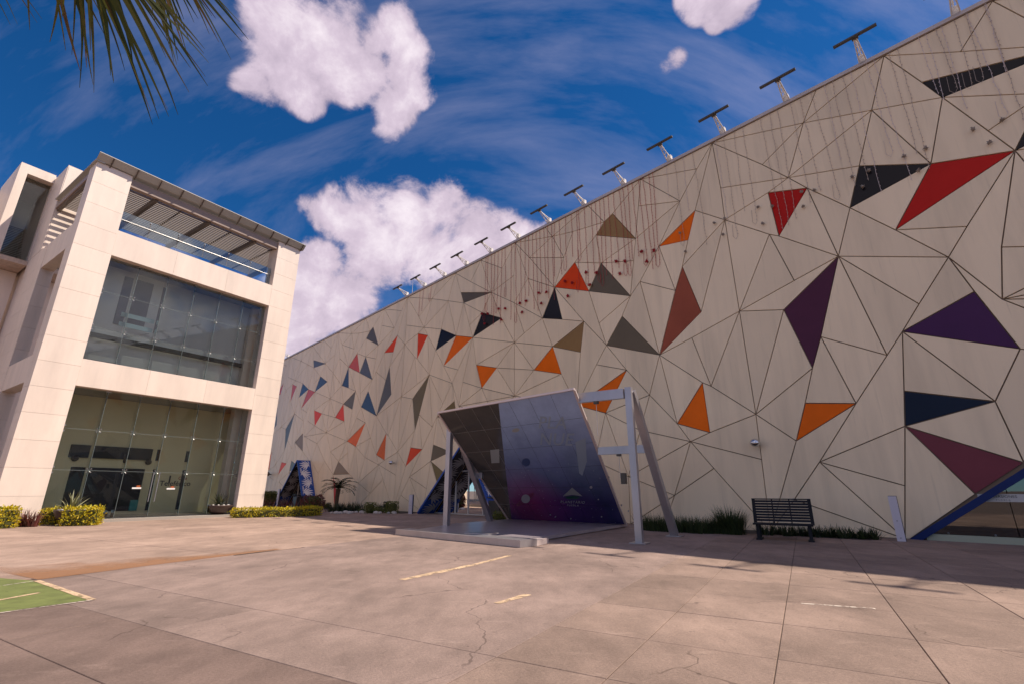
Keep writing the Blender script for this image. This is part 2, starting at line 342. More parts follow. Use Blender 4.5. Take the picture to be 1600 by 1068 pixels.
Ms = [-2.2, -1.33, -0.36, 0.63, 1.68, 2.7, 3.7, 4.7, 5.7, 6.7, 7.7]
for i in range(len(Es) - 1):
    for j in range(len(Ms) - 1):
        if Es[i] < 1 and Ms[j] > 2.5: continue
        slab(Es[i], Es[i + 1], Ms[j], Ms[j + 1], m_slab)
# larger bays towards the cafe
m_slab4 = concrete('worn_grey_concrete', (0.285, 0.205, 0.172))
slab(2.62, 3.53, -5.2, -2.2, m_slab4); slab(2.62, 3.53, -9.6, -5.2, m_slab4); slab(3.53, 9.4, -5.2, -2.2, m_slab4); slab(3.53, 7.6, -9.75, -5.2, m_slab4)
slab(7.6, 12.6, -10.0, -5.2, m_slab4); slab(9.4, 18.2, -5.2, -2.2, m_slab4); slab(12.6, 18.2, -10.0, -5.2, m_slab4)
slab(18.2, 40, -10.0, 8.0, m_slab)
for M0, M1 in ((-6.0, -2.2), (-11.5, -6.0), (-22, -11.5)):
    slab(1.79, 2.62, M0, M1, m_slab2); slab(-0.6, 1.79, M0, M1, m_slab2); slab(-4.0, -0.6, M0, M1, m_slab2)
slab(2.62, 5.2, -22, -9.75, m_rust) if False else None
for E0, E1, M0, M1 in ((2.62, 6.0, -12.6, -9.75), (2.62, 6.0, -17.5, -12.6), (2.62, 6.0, -26, -17.5), (6.0, 12.6, -13.6, -9.9), (6.0, 12.6, -18.5, -13.6), (6.0, 12.6, -26, -18.5), (12.6, 20.0, -16, -10.05), (12.6, 20, -26, -16), (20, 32, -20, -10.05), (20, 32, -45, -20), (32, 60, -45, -10.05), (60, 90, -60, -10.05), (2.62, 20, -60, -26)):
    slab(E0, E1, M0, M1, m_slab3)
def sheet(name, pts, z, mt, label, kind='structure', parent=None):
    o = obj(name, [Vector((p.x, p.y, z)) for p in pts], [tuple(range(len(pts)))], mt, parent)
    if parent is None: tag(o, label, kind=kind)
    return o
# rust-brown stain along the edge of the pale bay
m_stain = bpy.data.materials.new('rust_stain'); m_stain.use_nodes = True
def stain_nodes():
    nt = m_stain.node_tree; b = nt.nodes['Principled BSDF']; N = nt.nodes.new; L = nt.links.new
    b.inputs['Base Color'].default_value = (0.36, 0.17, 0.075, 1); b.inputs['Roughness'].default_value = 0.9
    tc = N('ShaderNodeTexCoord'); sp = N('ShaderNodeSeparateXYZ'); L(tc.outputs['UV'], sp.inputs[0])
    t = N('ShaderNodeTexNoise'); t.inputs['Scale'].default_value = 1.6; t.inputs['Detail'].default_value = 8; t.inputs['Roughness'].default_value = .7
    geo = N('ShaderNodeNewGeometry'); L(geo.outputs['Position'], t.inputs['Vector'])
    a = N('ShaderNodeMath'); a.operation = 'ADD'; L(sp.outputs[1], a.inputs[0]); L(t.outputs['Fac'], a.inputs[1])
    r = N('ShaderNodeMapRange'); r.inputs[1].default_value = 0.85; r.inputs[2].default_value = 1.25; r.inputs[3].default_value = 0.0; r.inputs[4].default_value = 0.62; L(a.outputs[0], r.inputs[0])
    tr = N('ShaderNodeBsdfTransparent'); mx = N('ShaderNodeMixShader'); L(r.outputs[0], mx.inputs[0]); L(tr.outputs[0], mx.inputs[1]); L(b.outputs[0], mx.inputs[2]); L(mx.outputs[0], nt.nodes['Material Output'].inputs[0])
stain_nodes()
def gpx(x, y, z=0.0):
    r = ray(x, y); t = (z - CAM_H) / r.z; return Vector((0, 0, CAM_H)) + r * t
lo_ = [(60, 904.5), (160, 892), (260, 879), (350, 868), (440, 856.8)]; hi_ = [(-40, 884), (110, 872), (230, 866), (330, 861), (425, 855.5)]
sv = [gpx(x, y, .004) for x, y in lo_] + [gpx(x, y, .004) for x, y in hi_]
st = obj('ground_stain', sv, [(i, i + 1, 6 + i, 5 + i) for i in range(4)], m_stain, ground)
uvl = st.data.uv_layers.new(name='UVMap')
for p in st.data.polygons:
    for li in p.loop_indices: uvl.data[li].uv = (0, 1.0 if st.data.loops[li].vertex_index < 5 else 0.12)

# painted markings
m_yel = paintmat('worn_cream_paint', (0.60, 0.42, 0.26), 0.56)
m_wht = paintmat('worn_white_paint', (0.66, 0.56, 0.47), 0.52)
m_grn = paintmat('green_court_paint', (0.150, 0.175, 0.045), 0.66)
def strip(a, b, w, z, mt, parent, jag=0.0):
    a, b = Vector(a), Vector(b); d = (b - a); L = d.length; d.normalize(); x = Vector((-d.y, d.x, 0)); n = max(2, int(L / 0.12)); rr = random.Random(int(a.x * 100)); l = []; r = []
    for k in range(n + 1):
        p = a + d * L * k / n; l.append(p + x * (w / 2 - rr.random() * jag)); r.append(p - x * (w / 2 - rr.random() * jag))
    vs = [Vector((p.x, p.y, z)) for p in l + r]; fs = [(k, k + 1, n + 1 + k + 1, n + 1 + k) for k in range(n)]
    return vs, fs
gp = [G(3.0, -9.5), G(2.86, -7.25), G(1.95, -7.3), G(-0.2, -9.2), G(-1.5, -13.0), G(2.2, -14)]
gmk = empty('painted_bay', G(2.3, -8.6, 0), 'green painted bay with cream border lines on the plaza', 'ground marking')
obj('green_field', [Vector((p.x, p.y, .005)) for p in (G(2.98, -9.45), G(2.85, -7.28), G(2.1, -7.36), G(1.1, -11.5), G(2.4, -11.8))], [(0, 1, 2, 3, 4)], m_grn, gmk)
for a, b, w, mt in ((G(3.0, -9.52), G(2.84, -7.2), .10, m_yel), (G(2.86, -7.25), G(2.07, -7.35), .09, m_yel), (G(2.12, -7.3), G(1.05, -11.5), .05, m_wht), (G(3.0, -9.52), G(2.35, -11.8), .05, m_wht), (G(2.42, -8.3), G(2.05, -10.4), .09, m_yel)):
    pass
def gpx(x, y, z=0.0):
    r = ray(x, y); t = (z - CAM_H) / r.z; return Vector((0, 0, CAM_H)) + r * t
for (x0, y0), (x1, y1), w, mt in (((57, 907), (144, 937), .085, m_yel), ((144, 937.5), (-60, 966), .035, m_wht), ((58, 907), (-60, 924), .035, m_wht), ((62, 926), (-60, 948), .07, m_yel)):
    vs, fs = strip(gpx(x0, y0), gpx(x1, y1), w, .009, mt, None, .008); obj('border_line', vs, fs, mt, gmk)
for nm, (x0, y0), (x1, y1), w, mt, lb in (('painted_line', (628, 905), (738, 882), .17, m_yel, 'long worn cream paint line pointing at the low steel platform'), ('painted_line', (740, 881.5), (797, 867), .13, m_yel, 'faded cream paint line end beside the low steel platform'),
        ('painted_line', (776, 942), (825, 928), .12, m_yel, 'short worn cream paint dash on the bare concrete'), ('painted_line', (1252, 942), (1368, 950.5), .06, m_wht, 'thin flaking white paint line across the slabs before the bench')):
    vs, fs = strip(gpx(x0, y0), gpx(x1, y1), w, .004, mt, None, w * .22); tag(obj(nm, vs, fs, mt), lb, 'ground marking')

# ------------------------------------------------------------------ planetarium wall
W0 = Vector((10.2952, 13.4574, 0)); _a = math.atan2(757, 780)
WD = Vector((-math.sin(_a), math.cos(_a), 0)); WNV = Vector((-WD.y, WD.x, 0))      # along the wall (away), out of the wall (towards the plaza)
H = 14.44; PER = 22.25; UMIN, UMAX = -14.0, 57.0
def W(u, p, z): return W0 + WD * u + WNV * p + Vector((0, 0, z))
def uv(x, y, off=0.0):
    r = ray(x, y); q = W0 + WNV * off; t = (WNV.x * q.x + WNV.y * q.y) / (WNV.x * r.x + WNV.y * r.y)
    return ((t * r.x - q.x) * WD.x + (t * r.y - q.y) * WD.y, CAM_H + t * r.z)
OPEN_NEAR = [(-0.10, 0.0), (-5.30, 3.62), (-10.4, 0.0)]
def portal_tri(c): return [(21.15 + c, 0.0), (17.28 + c, 3.62), (14.87 + c, 0.0)]
OPENS = [OPEN_NEAR, portal_tri(0), portal_tri(PER)]
EXTRA = []
for t in OPENS: EXTRA += [(t[0], t[1]), (t[1], t[2])]
# ---- panel joints of the planetarium wall, measured on the photograph ----
WN = dict(
T1=(1381,87.5),T2=(1551,2.5),T3=(1112.5,222.5),T4=(1275,142),T5=(1001,279),T6=(919,322.5),T6b=(852,353.5),T7=(805,380),T8=(748.7,411),T9=(709.4,430.6),
N1=(1472.5,152.5),D1=(1440,128.7),N2=(1362,172.5),N3=(1255,192.5),a2=(1191,257.5),N4=(1231.5,278),N5=(1342.5,259.5),N6=(1454.5,256),N7=(1586,235.5),
N8=(1482,402),N9=(1328,325),R1=(1399,359.5),N11=(1310,400.5),a3=(1261,294),a4=(1511,354),a5=(1436,475),N12=(1386,554.5),P1=(1224.5,484),P2=(1269.5,574.5),
a6=(1282.5,526),N14=(1410,518),a7=(1522.5,455.5),N13=(1594,544.5),N15=(1555,626.3),N16=(1412.5,610),N17=(1414,665),C0=(1414,841),
M2=(1524,771),M1=(1600,722),N18=(1280.5,721),b1=(1414,758),b2=(1241,779.5),bl=(1205,836),bl2=(1405,838),O1=(1258,629),N19=(1337.5,629.5),O3=(1244,688),b3=(1206,836),
N20=(1181,646.5),N21=(1155.3,486.3),a8=(1126,294),N10=(1132.5,343.7),N22=(1202,366.3),a9=(1241,438.5),rA=(1200,301.3),rC=(1217,369),
O2a=(1086,329),O2b=(1075,375),O2c=(1029.5,385),B1=(1066,416.5),B2=(1095.5,487.3),N23=(1030.5,554),c1=(1089,264),N24=(1062.5,314.5),c2=(997.5,322),
A3=(993,373),N25=(985,462.5),A1=(957,334),A2=(931,367.8),A4=(939,411.2),A5=(898,410),c3=(944,347),N26=(863,369.7),A6=(920,455),c4=(990,407.5),
A7=(866.5,449),N27=(947.5,539),c5=(936,505),N28=(1015,616.3),c6=(972,494),c7=(1000,440),c8=(1055,454),c9=(1081,527.5),N29=(1111,602.5),d1=(1097.5,597),
d2=(1058,661),d3=(1109,675),N30=(982,744),N31=(1079,689),d4=(1190,717),d5=(1115.5,731),d6=(1204,836),N32=(1054,773),N33=(946,644.5),d7=(979,577.5),d8=(901,632.7),d9=(932,569),
e1=(1000,671.5),N32r=(1122,800),N32l=(985,812),N32d=(1037,815),sb=(1207,836),
f1=(827.5,402.8),f2=(881,402.6),f3=(895,362.2),N34=(824.7,435.3),N35=(847.2,497.2),N36=(863.3,541),N37=(877,583.7),N38=(803.3,473.2),g1=(878.3,499),N39=(912.3,502),N40=(907,549.8),
N41=(834,577.5),N42=(803.8,534.8),g2=(819,520.3),N43=(776,574),g3=(744,569.6),N44=(804,618),N45=(752.5,605.7),N46=(717,634),g4=(723,596.3),N47=(733.8,531),
g5=(706.6,529.7),g6=(688.7,575),N48=(720.6,477.5),h1=(753.4,488.5),h2=(783.4,497),g7=(730,511),g8=(751,490.6),N49=(767.5,457),h4=(717,460.6),h5=(784.4,419.2),h6=(803,430.6),h7=(735.6,440.5),
N52=(700,603))
WS = """T3-T4-T1-T2 T7-T6b-T6-T5-T3 T7-T8
T1-D1-N1 T1-N2 N2-N1 N2-N3 T3-N3 N3-T4 N3-T1 N3-a2 N3-N4 N2-N4 N2-N5 N2-N6 N1-N6 N1-N7 N5-N6-R1-N7-N6 N5-N9-N6 N5-N4
N7-a4-N8 T3-a2-N4 N4-a8 N4-rA-N10 N4-a3-N9-R1-N8 N9-N11 a3-N11 rA-a3-rC-rA N11-N8 R1-a4 N8-a5-N14-N12-N19-N18-b2-bl N11-a5 N11-N12
N11-P1-P2-a6-N11 a6-N12 a6-N19 N8-a7-N13 N14-a7 N14-N13 N14-N15 N13-N15 N14-N16-N17-b1-C0 N16-N15-N17 N15-M1 N17-N18 N17-M2-M1-N17 N18-b1 N18-C0 b2-bl2
O1-N19-O3-O1 P2-O1 O3-b3 P2-N20 N20-O3 P1-N20 P1-N21 N21-a9-N11 N22-a9 N10-N22-rC-N11 N22-N21 T3-a8-N10-N21-N20-d4-sb
N10-B2 N10-B1 N10-O2a O2a-O2b-O2c-O2a T3-O2a O2b-B1 B1-B2-N23-c8-B1 T3-c1-N24-O2c-c7-N25-c6-N27-d9-d8 T5-c1 T5-N24 c2-N24 T5-c2-A3-c4-N25 T5-A1 A1-c3-A2-A3-A1
A3-N24 A3-A4 A2-A4 A2-A5 c3-T6 c3-f3-N26 A4-A6-N25-A4 A4-A5 A4-c4 A5-A6-A7-A5 A6-c5-N27 N25-c5 c6-N27-N23-c6 c7-c8 c7-N23 O2c-c8
N23-c9-N21 c9-N29 N21-N29 N23-d1-N29-N20 d1-d2-d3-d1 N23-N28-e1-N30 N23-d2 N27-d7-N28-d2-N31 N31-d3-N20 N31-d4 N31-d5-d6 N31-N32 N31-N30 N31-e1 N33-e1 d7-N33-d8-d7 d9-d7 N28-N33
N33-N30 N30-N32 N32-N32r N32-d5 N32-N32l N32-N32d
T6-N26 T6b-N26 T7-N26 N26-f1 N26-f2 f1-f2 T7-f1-A7 f3-f2-A7 T7-N34-N35-N36-N37-d8 N34-A7 N34-N38 A7-g1-N35-A7 g1-N39 A7-N39-N27 N39-N36-N40-N39 N40-d8 N36-N41-N37-N36
N35-N42 N38-N35 N38-g2 N42-N36 N42-N41 N42-N43 N42-g3 g3-N43-N45-g3 N43-N41 N43-N44 N41-N44 N37-N44 T7-h6-N38-N42-N44 N45-N44 N45-N46 N45-g4 N47-g3 N47-N42 N47-N48 N48-h1 h1-h2-N47-h1 g7-g8
T8-N49 T8-h5 T7-h5-N49 h6-N49 N49-N38 N49-h1 N49-h2-N42 T9-N49 h4-N49-N48 T8-h7 N47-g4-N46 N47-N52 N52-N46"""
# measured one pattern repeat farther along the wall
WF = dict(X3=(514.6,706),X4=(527,721),X5=(543.3,740.5),X6=(518.5,741.3),X7=(493.8,693.5),X8=(541,708),X10=(484.7,719.8),X11=(495.5,740.3),X12=(505,720),
N13f=(472.8,706.6),X13=(502,749.4),Xr=(526,779),Xl=(521,786),Xb=(503,785),Xd=(546,786),Xe=(552,787),X14=(495,786),X1=(540,690.4),X2=(510.8,675.8),N33f=(554.5,698),N30f=(557.6,754.5),N45f=(493,665.9),N46f=(478,681.8))
WFS = "X2-X3 X3-X1 X3-X4 X1-X4 X8-X4 X1-X8-X5 X4-X5-X6-X4 X3-X6 X2-X7 X7-X12-X6 X12-X11 X10-X11 X11-X14 N46f-X7 N45f-X7 X7-X10 N46f-X10 N13f-X10 X6-X13 X6-Xr-Xl-X6 X6-Xb X5-Xd N33f-X5 X5-N30f N30f-Xe X2-X1 X1-N33f X2-N46f"
def poly_area(p):
    return 0.5*sum(p[i][0]*p[(i+1)%len(p)][1]-p[(i+1)%len(p)][0]*p[i][1] for i in range(len(p)))
def wall_faces(uv):
    """split the wall rectangle into panels along the measured joints (pattern repeats every PER metres)"""
    segs=[];BASE={}
    def put(table,text,du,sv):
        P={k:uv(*q) for k,q in table.items()}
        for k,(u,v) in P.items():
            v*=sv
            if k[0]=='T': v=H
            elif v<0.45: v=0.0
            P[k]=(u-du,v)
        if du:
            for a,b in dict(X1='d8',X2='N44',N33f='N33',N30f='N30',N45f='N45',N46f='N46').items(): P[a]=BASE[b]
            P['N13f']=(BASE['N13'][0]+PER,BASE['N13'][1])
        else:
            for a,b in dict(N47='N7',N48='N1',N52='N8',T9='T1',T8='T2',h4='D1',g5='N6',g6='R1').items(): P[a]=(P[b][0]+PER,P[b][1])
            BASE.update(P)
        for chain in text.split():
            ks=chain.split('-')
            for a,b in zip(ks,ks[1:]): segs.append((P[a],P[b]))
    put(WN,WS,0,1.0); put(WF,WFS,22.45,1.012)
    allseg=[]
    for c in (-1,0,1,2):
        for a,b in segs: allseg.append(((a[0]+c*PER,a[1]),(b[0]+c*PER,b[1]),c))
    # cluster the end points
    pts=[];cell={}
    def node(p,tol=0.27):
        kx,ky=int(p[0]//tol),int(p[1]//tol);best=None
        for i in (-1,0,1):
            for j in (-1,0,1):
                for q in cell.get((kx+i,ky+j),()):
                    dd=math.hypot(pts[q][0]-p[0],pts[q][1]-p[1])
                    if dd<tol and (best is None or dd<best[0]): best=(dd,q)
        if best: return best[1]
        pts.append(p); cell.setdefault((kx,ky),[]).append(len(pts)-1); return len(pts)-1
    E=set()
    for a,b,c in sorted(allseg,key=lambda s:abs(s[2])):
        i,j=node(a),node(b)
        if i!=j: E.add((min(i,j),max(i,j)))
    lo,hi=UMIN,UMAX
    for corner in ((lo,0),(hi,0),(lo,H),(hi,H)): node(corner,0.01)
    cs=[node(c,0.01) for c in ((lo,0),(hi,0),(hi,H),(lo,H))]
    for i in range(4): E.add((min(cs[i],cs[(i+1)%4]),max(cs[i],cs[(i+1)%4])))
    for a,b in EXTRA:
        i,j=node(a,0.05),node(b,0.05); E.add((min(i,j),max(i,j)))
    # split at points lying on segments and at crossings
    E=list(E); cuts={e:[] for e in E}
    def bb(e):
        a,b=pts[e[0]],pts[e[1]]; return min(a[0],b[0]),max(a[0],b[0]),min(a[1],b[1]),max(a[1],b[1])
    BB={e:bb(e) for e in E}
    for e in E:
        a,b=pts[e[0]],pts[e[1]]; L=math.hypot(b[0]-a[0],b[1]-a[1]); x0,x1,y0,y1=BB[e]
        if L<1e-6: continue
        dx,dy=(b[0]-a[0])/L,(b[1]-a[1])/L
        for k,p in enumerate(pts):
            if k in e or p[0]<x0-.3 or p[0]>x1+.3 or p[1]<y0-.3 or p[1]>y1+.3: continue
            t=(p[0]-a[0])*dx+(p[1]-a[1])*dy; o=-(p[0]-a[0])*dy+(p[1]-a[1])*dx
            if .05<t<L-.05 and abs(o)<0.2: cuts[e].append((t,k))
    F=set()
    for e in E:
        ks=[e[0]]+[k for t,k in sorted(cuts[e])]+[e[1]]
        for i,j in zip(ks,ks[1:]):
            if i!=j: F.add((min(i,j),max(i,j)))
    F=list(F); cuts={e:[] for e in F}; BB={e:bb(e) for e in F}
    F.sort(key=lambda e:BB[e][0])
    for x,e in enumerate(F):
        for f in F[x+1:]:
            if BB[f][0]>BB[e][1]: break
            if BB[f][2]>BB[e][3] or BB[f][3]<BB[e][2] or set(e)&set(f): continue
            p,q,r,s=pts[e[0]],pts[e[1]],pts[f[0]],pts[f[1]]
            den=(q[0]-p[0])*(s[1]-r[1])-(q[1]-p[1])*(s[0]-r[0])
            if abs(den)<1e-9: continue
            t=((r[0]-p[0])*(s[1]-r[1])-(r[1]-p[1])*(s[0]-r[0]))/den; w=((r[0]-p[0])*(q[1]-p[1])-(r[1]-p[1])*(q[0]-p[0]))/den
            if 0<t<1 and 0<w<1:
                k=node((p[0]+t*(q[0]-p[0]),p[1]+t*(q[1]-p[1])),0.12); cuts[e].append((t,k)); cuts[f].append((w,k))
    adj={}
    for e in F:
        ks=[e[0]]+[k for t,k in sorted(cuts[e])]+[e[1]]
        for i,j in zip(ks,ks[1:]):
            if i!=j and lo-1e-6<=min(pts[i][0],pts[j][0]) and max(pts[i][0],pts[j][0])<=hi+1e-6:
                adj.setdefault(i,set()).add(j); adj.setdefault(j,set()).add(i)
    go=True
    while go:                      # drop loose ends
        go=False
        for k in list(adj):
            if len(adj[k])==1:
                j=adj[k].pop(); adj[j].discard(k); del adj[k]; go=True
            elif not adj[k]: del adj[k]
    order={k:sorted(v,key=lambda j:math.atan2(pts[j][1]-pts[k][1],pts[j][0]-pts[k][0])) for k,v in adj.items()}
    seen=set();out=[]
    for i in order:
        for j in order[i]:
            if (i,j) in seen: continue
            loop=[];a,b=i,j
            while (a,b) not in seen:
                seen.add((a,b)); loop.append(a)
                o=order[b]; c=o[(o.index(a)-1)%len(o)]; a,b=b,c
            poly=[pts[k] for k in loop]
            if poly_area(poly)>0.02: out.append(poly)
    big=max(out,key=poly_area)
    return [p for p in out if poly_area(p)<60]
def in_tri(p, t):
    s = [(t[(i + 1) % 3][0] - t[i][0]) * (p[1] - t[i][1]) - (t[(i + 1) % 3][1] - t[i][1]) * (p[0] - t[i][0]) for i in range(3)]
    return all(x > 0 for x in s) or all(x < 0 for x in s)
def inset(poly, w):
    """shrink a panel outline by the half joint"""
    p = []
    n = len(poly)
    for i in range(n):
        a, b, c = poly[i - 1], poly[i], poly[(i + 1) % n]
        cr = (b[0] - a[0]) * (c[1] - b[1]) - (b[1] - a[1]) * (c[0] - b[0])
        la = math.hypot(b[0] - a[0], b[1] - a[1]); lb = math.hypot(c[0] - b[0], c[1] - b[1])
        if la > 1e-6 and lb > 1e-6 and abs(cr) / (la * lb) > 0.004: p.append(b)
    n = len(p)
    if n < 3: return None
    out = []
    for i in range(n):
        a, b, c = p[i - 1], p[i], p[(i + 1) % n]
        d1 = ((b[0] - a[0]), (b[1] - a[1])); l1 = math.hypot(*d1); d2 = ((c[0] - b[0]), (c[1] - b[1])); l2 = math.hypot(*d2)
        n1 = (-d1[1] / l1, d1[0] / l1); n2 = (-d2[1] / l2, d2[0] / l2)
        k = 1 + n1[0] * n2[0] + n1[1] * n2[1]
        if k < 0.02: k = 0.02
        mx, my = (n1[0] + n2[0]) / k, (n1[1] + n2[1]) / k; ml = math.hypot(mx, my)
        f = w * min(1.0, 14.0 / ml) if ml > 0 else 0
        out.append((b[0] + mx * f, b[1] + my * f))
    return out if poly_area(out) > 0.03 else None
m_panel = wallmat()
def glossy(name, col, rough=0.16, spec=0.22): return mat(name, col, rough, 0, spec, noise=(0.8, 0.10, (1, 1, 1)), island=0.06)
PC = {'dark': glossy('charcoal_glass_panel', (0.014, 0.012, 0.014), .2, .15), 'grey': glossy('grey_glass_panel', (0.125, 0.105, 0.082), .25, .35), 'blue': glossy('blue_glass_panel', (0.055, 0.052, 0.055), .15, .4),
      'red': glossy('red_panel', (0.50, 0.010, 0.006), .3, .12), 'vermilion': glossy('vermilion_panel', (0.80, 0.065, 0.006), .3, .1), 'orange': glossy('orange_panel', (0.86, 0.15, 0.004), .3, .1),
      'purple': glossy('purple_panel', (0.085, 0.022, 0.050), .3, .12), 'violet': glossy('violet_panel', (0.065, 0.018, 0.080), .3, .12), 'maroon': glossy('maroon_panel', (0.19, 0.045, 0.060), .3, .12),
      'rust': glossy('rust_panel', (0.32, 0.080, 0.042), .3, .12), 'tan': glossy('tan_panel', (0.29, 0.165, 0.06), .3, .2), 'smoke': glossy('smoked_bronze_glass_panel', (0.125, 0.092, 0.052), .30, .3),
      'olive': glossy('olive_bronze_panel', (0.17, 0.115, 0.032), .3, .3), 'mauve': glossy('mauve_panel', (0.62, 0.090, 0.030), .25, .25), 'navy': glossy('navy_glass_panel', (0.010, 0.014, 0.03), .25, .15)}
# coloured panels: a point inside (first repeat of the pattern) and the colours of its repeats along the wall
CELLS = [((1530,118),'dark','smoke','grey'),((1375,280),'dark','dark','blue'),((1500,285),'red','orange','mauve'),((1228,320),'red','vermilion','mauve'),((1268,490),'purple','olive','smoke'),
    ((1505,500),'violet','olive','tan'),((1470,635),'navy','smoke','smoke'),((1510,715),'maroon','olive','olive'),((1290,650),'orange','vermilion','vermilion'),((1085,640),'orange','orange','orange'),
    ((1065,490),'rust','smoke','smoke'),((1062,362),'orange','vermilion','mauve'),((958,358),'tan','smoke','smoke'),((945,440),'smoke','grey','grey'),((893,435),'vermilion','mauve','mauve'),
    ((862,482),'dark','blue','blue'),((985,530),'smoke','blue','blue'),((893,530),'tan','olive','olive'),((858,566),'orange','vermilion','vermilion'),((757,583),'orange','vermilion','orange'),
    ((945,615),'orange','orange','orange'),((757,505),'dark','blue','blue')]
CELLS_F = [((529,735),'tan','tan','tan'),((521.5,762),'red','red','red')]
seeds = []
for c in CELLS:
    p = uv(*c[0])
    for k in (-1, 0, 1, 2): seeds.append((p[0] + k * PER, p[1], c[1 + max(0, k)]))
for c in CELLS_F:
    p = uv(*c[0])
    for k in (-1, 0, 1): seeds.append((p[0] + k * PER, p[1], c[2]))
def in_poly(p, poly):
    r = False
    for i in range(len(poly)):
        a, b = poly[i], poly[i - 1]
        if (a[1] > p[1]) != (b[1] > p[1]) and p[0] < (b[0] - a[0]) * (p[1] - a[1]) / (b[1] - a[1]) + a[0]: r = not r
    return r
bld = empty('planetarium_building', W(0, 0, 0), 'long cream building clad in triangular panels with scattered red, orange and purple ones', 'building')
m_joint = mat('panel_joint', (0.20, 0.145, 0.10), 0.8)
m_trim = mat('pale_metal_coping', (0.52, 0.45, 0.42), 0.4, 0.2)
mb = MB()
def wall_back():
    """backing wall with the triangular openings left free"""
    p = -0.055; z1 = H + 0.1
    cuts = sorted(OPENS, key=lambda t: t[2][0]); u = UMIN; b = MB()
    for t in cuts:
        r, apex, l = sorted(t)[0], t[1], sorted(t)[-1]
        if r[0] > u: b.poly([W(u, p, 0), W(r[0], p, 0), W(r[0], p, z1), W(u, p, z1)])
        b.poly([W(r[0], p, 0), W(apex[0], p, apex[1]), W(apex[0], p, z1), W(r[0], p, z1)])
        b.poly([W(apex[0], p, apex[1]), W(l[0], p, 0), W(l[0], p, z1), W(apex[0], p, z1)])
        u = l[0]
    b.poly([W(u, p, 0), W(UMAX, p, 0), W(UMAX, p, z1), W(u, p, z1)])
    D = -28
    b.poly([W(UMIN, p, z1), W(UMAX, p, z1), W(UMAX, D, z1), W(UMIN, D, z1)]); b.poly([W(UMAX, p, 0), W(UMAX, D, 0), W(UMAX, D, z1), W(UMAX, p, z1)])
    b.poly([W(UMIN, p, 0), W(UMIN, p, z1), W(UMIN, D, z1), W(UMIN, D, 0)]); b.poly([W(UMIN, D, 0), W(UMIN, D, z1), W(UMAX, D, z1), W(UMAX, D, 0)])
    return b.build('wall', m_joint, bld)
wall_back()
MB().box(W(UMIN, -0.30, H + 0.02), WD * (UMAX - UMIN), WNV * 0.36, (0, 0, 0.13)).build('coping', m_trim, bld)
faces = wall_faces(uv)
items = []
for f in faces:
    cx = sum(p[0] for p in f) / len(f); cz = sum(p[1] for p in f) / len(f)
    if any(in_tri((cx, cz), t) for t in OPENS): continue
    q = inset(f, 0.0145)
    if not q: continue
    colr = None
    for su, sv, name in seeds:
        if in_poly((su, sv), f): colr = name; break
    P3 = W(cx, 0, cz); dist = (P3 - Vector((0, 0, CAM_H))).length
    fwd = P3.y; seen = fwd > 0.5 and P3.x / fwd < 1.18
    items.append((poly_area(q) / dist ** 3 * (1 if seen else 0.05), q, colr))
items.sort(key=lambda t: -t[0])
rest = {}
for i, (s, q, colr) in enumerate(items):
    rec = -0.012 if colr else 0.0
    top = [W(a, rec, b) for a, b in q]; low = [W(a, -0.054, b) for a, b in q]; n = len(q)
    fs = [tuple(range(n - 1, -1, -1))] + [(k, (k + 1) % n, n + (k + 1) % n, n + k) for k in range(n)]
    if i < 296: 
        o = obj('panel', top + low, fs, PC[colr] if colr else m_panel, bld)
        if colr: o['label'] = PC[colr].name.replace('_', ' ') + ' set among the cream panels'
    else:
        v, f = rest.setdefault(colr, ([], [])); b = len(v); v += top + low; f += [tuple(x + b for x in t) for t in fs]
for colr, (v, f) in rest.items():
    o = obj('far_panels', v, f, PC[colr] if colr else m_panel, bld); o['kind'] = 'stuff'
print('panels', len(items))

# ------------------------------------------------------------------ planetarium portals, near glazed opening, wall fittings
m_blue = mat('cobalt_blue_paint', (0.004, 0.018, 0.11), 0.5, 0, 0.25, noise=(3, .12, (1, 1, 1)))
m_pblue = mat('bright_blue_paint', (0.012, 0.070, 0.34), 0.45, 0, 0.3)
m_leg_shade = mat('painted_leg_shade', (0.012, 0.012, 0.016), 0.35)  # dark colour stands for the shade on the inner leg face
m_plume_w = mat('white_plume_paint', (0.80, 0.78, 0.80), 0.5)
m_plume_shade = mat('shaded_plume_paint', (0.42, 0.40, 0.40), 0.4)  # plumes painted darker for the shaded inner leg face
m_glass_dark = glassmat('bronze_glass', (0.30, 0.26, 0.20), 1.0, 0.0, 1.75)
m_frame_w = mat('white_metal_frame', (0.62, 0.58, 0.54), 0.4, 0.1)
m_interior = mat('dim_lobby_wall', (0.30, 0.24, 0.17), 0.8)
m_steel = mat('brushed_steel', (0.38, 0.37, 0.36), 0.35, 0.8, noise=(8, .08, (1, 1, 1)))
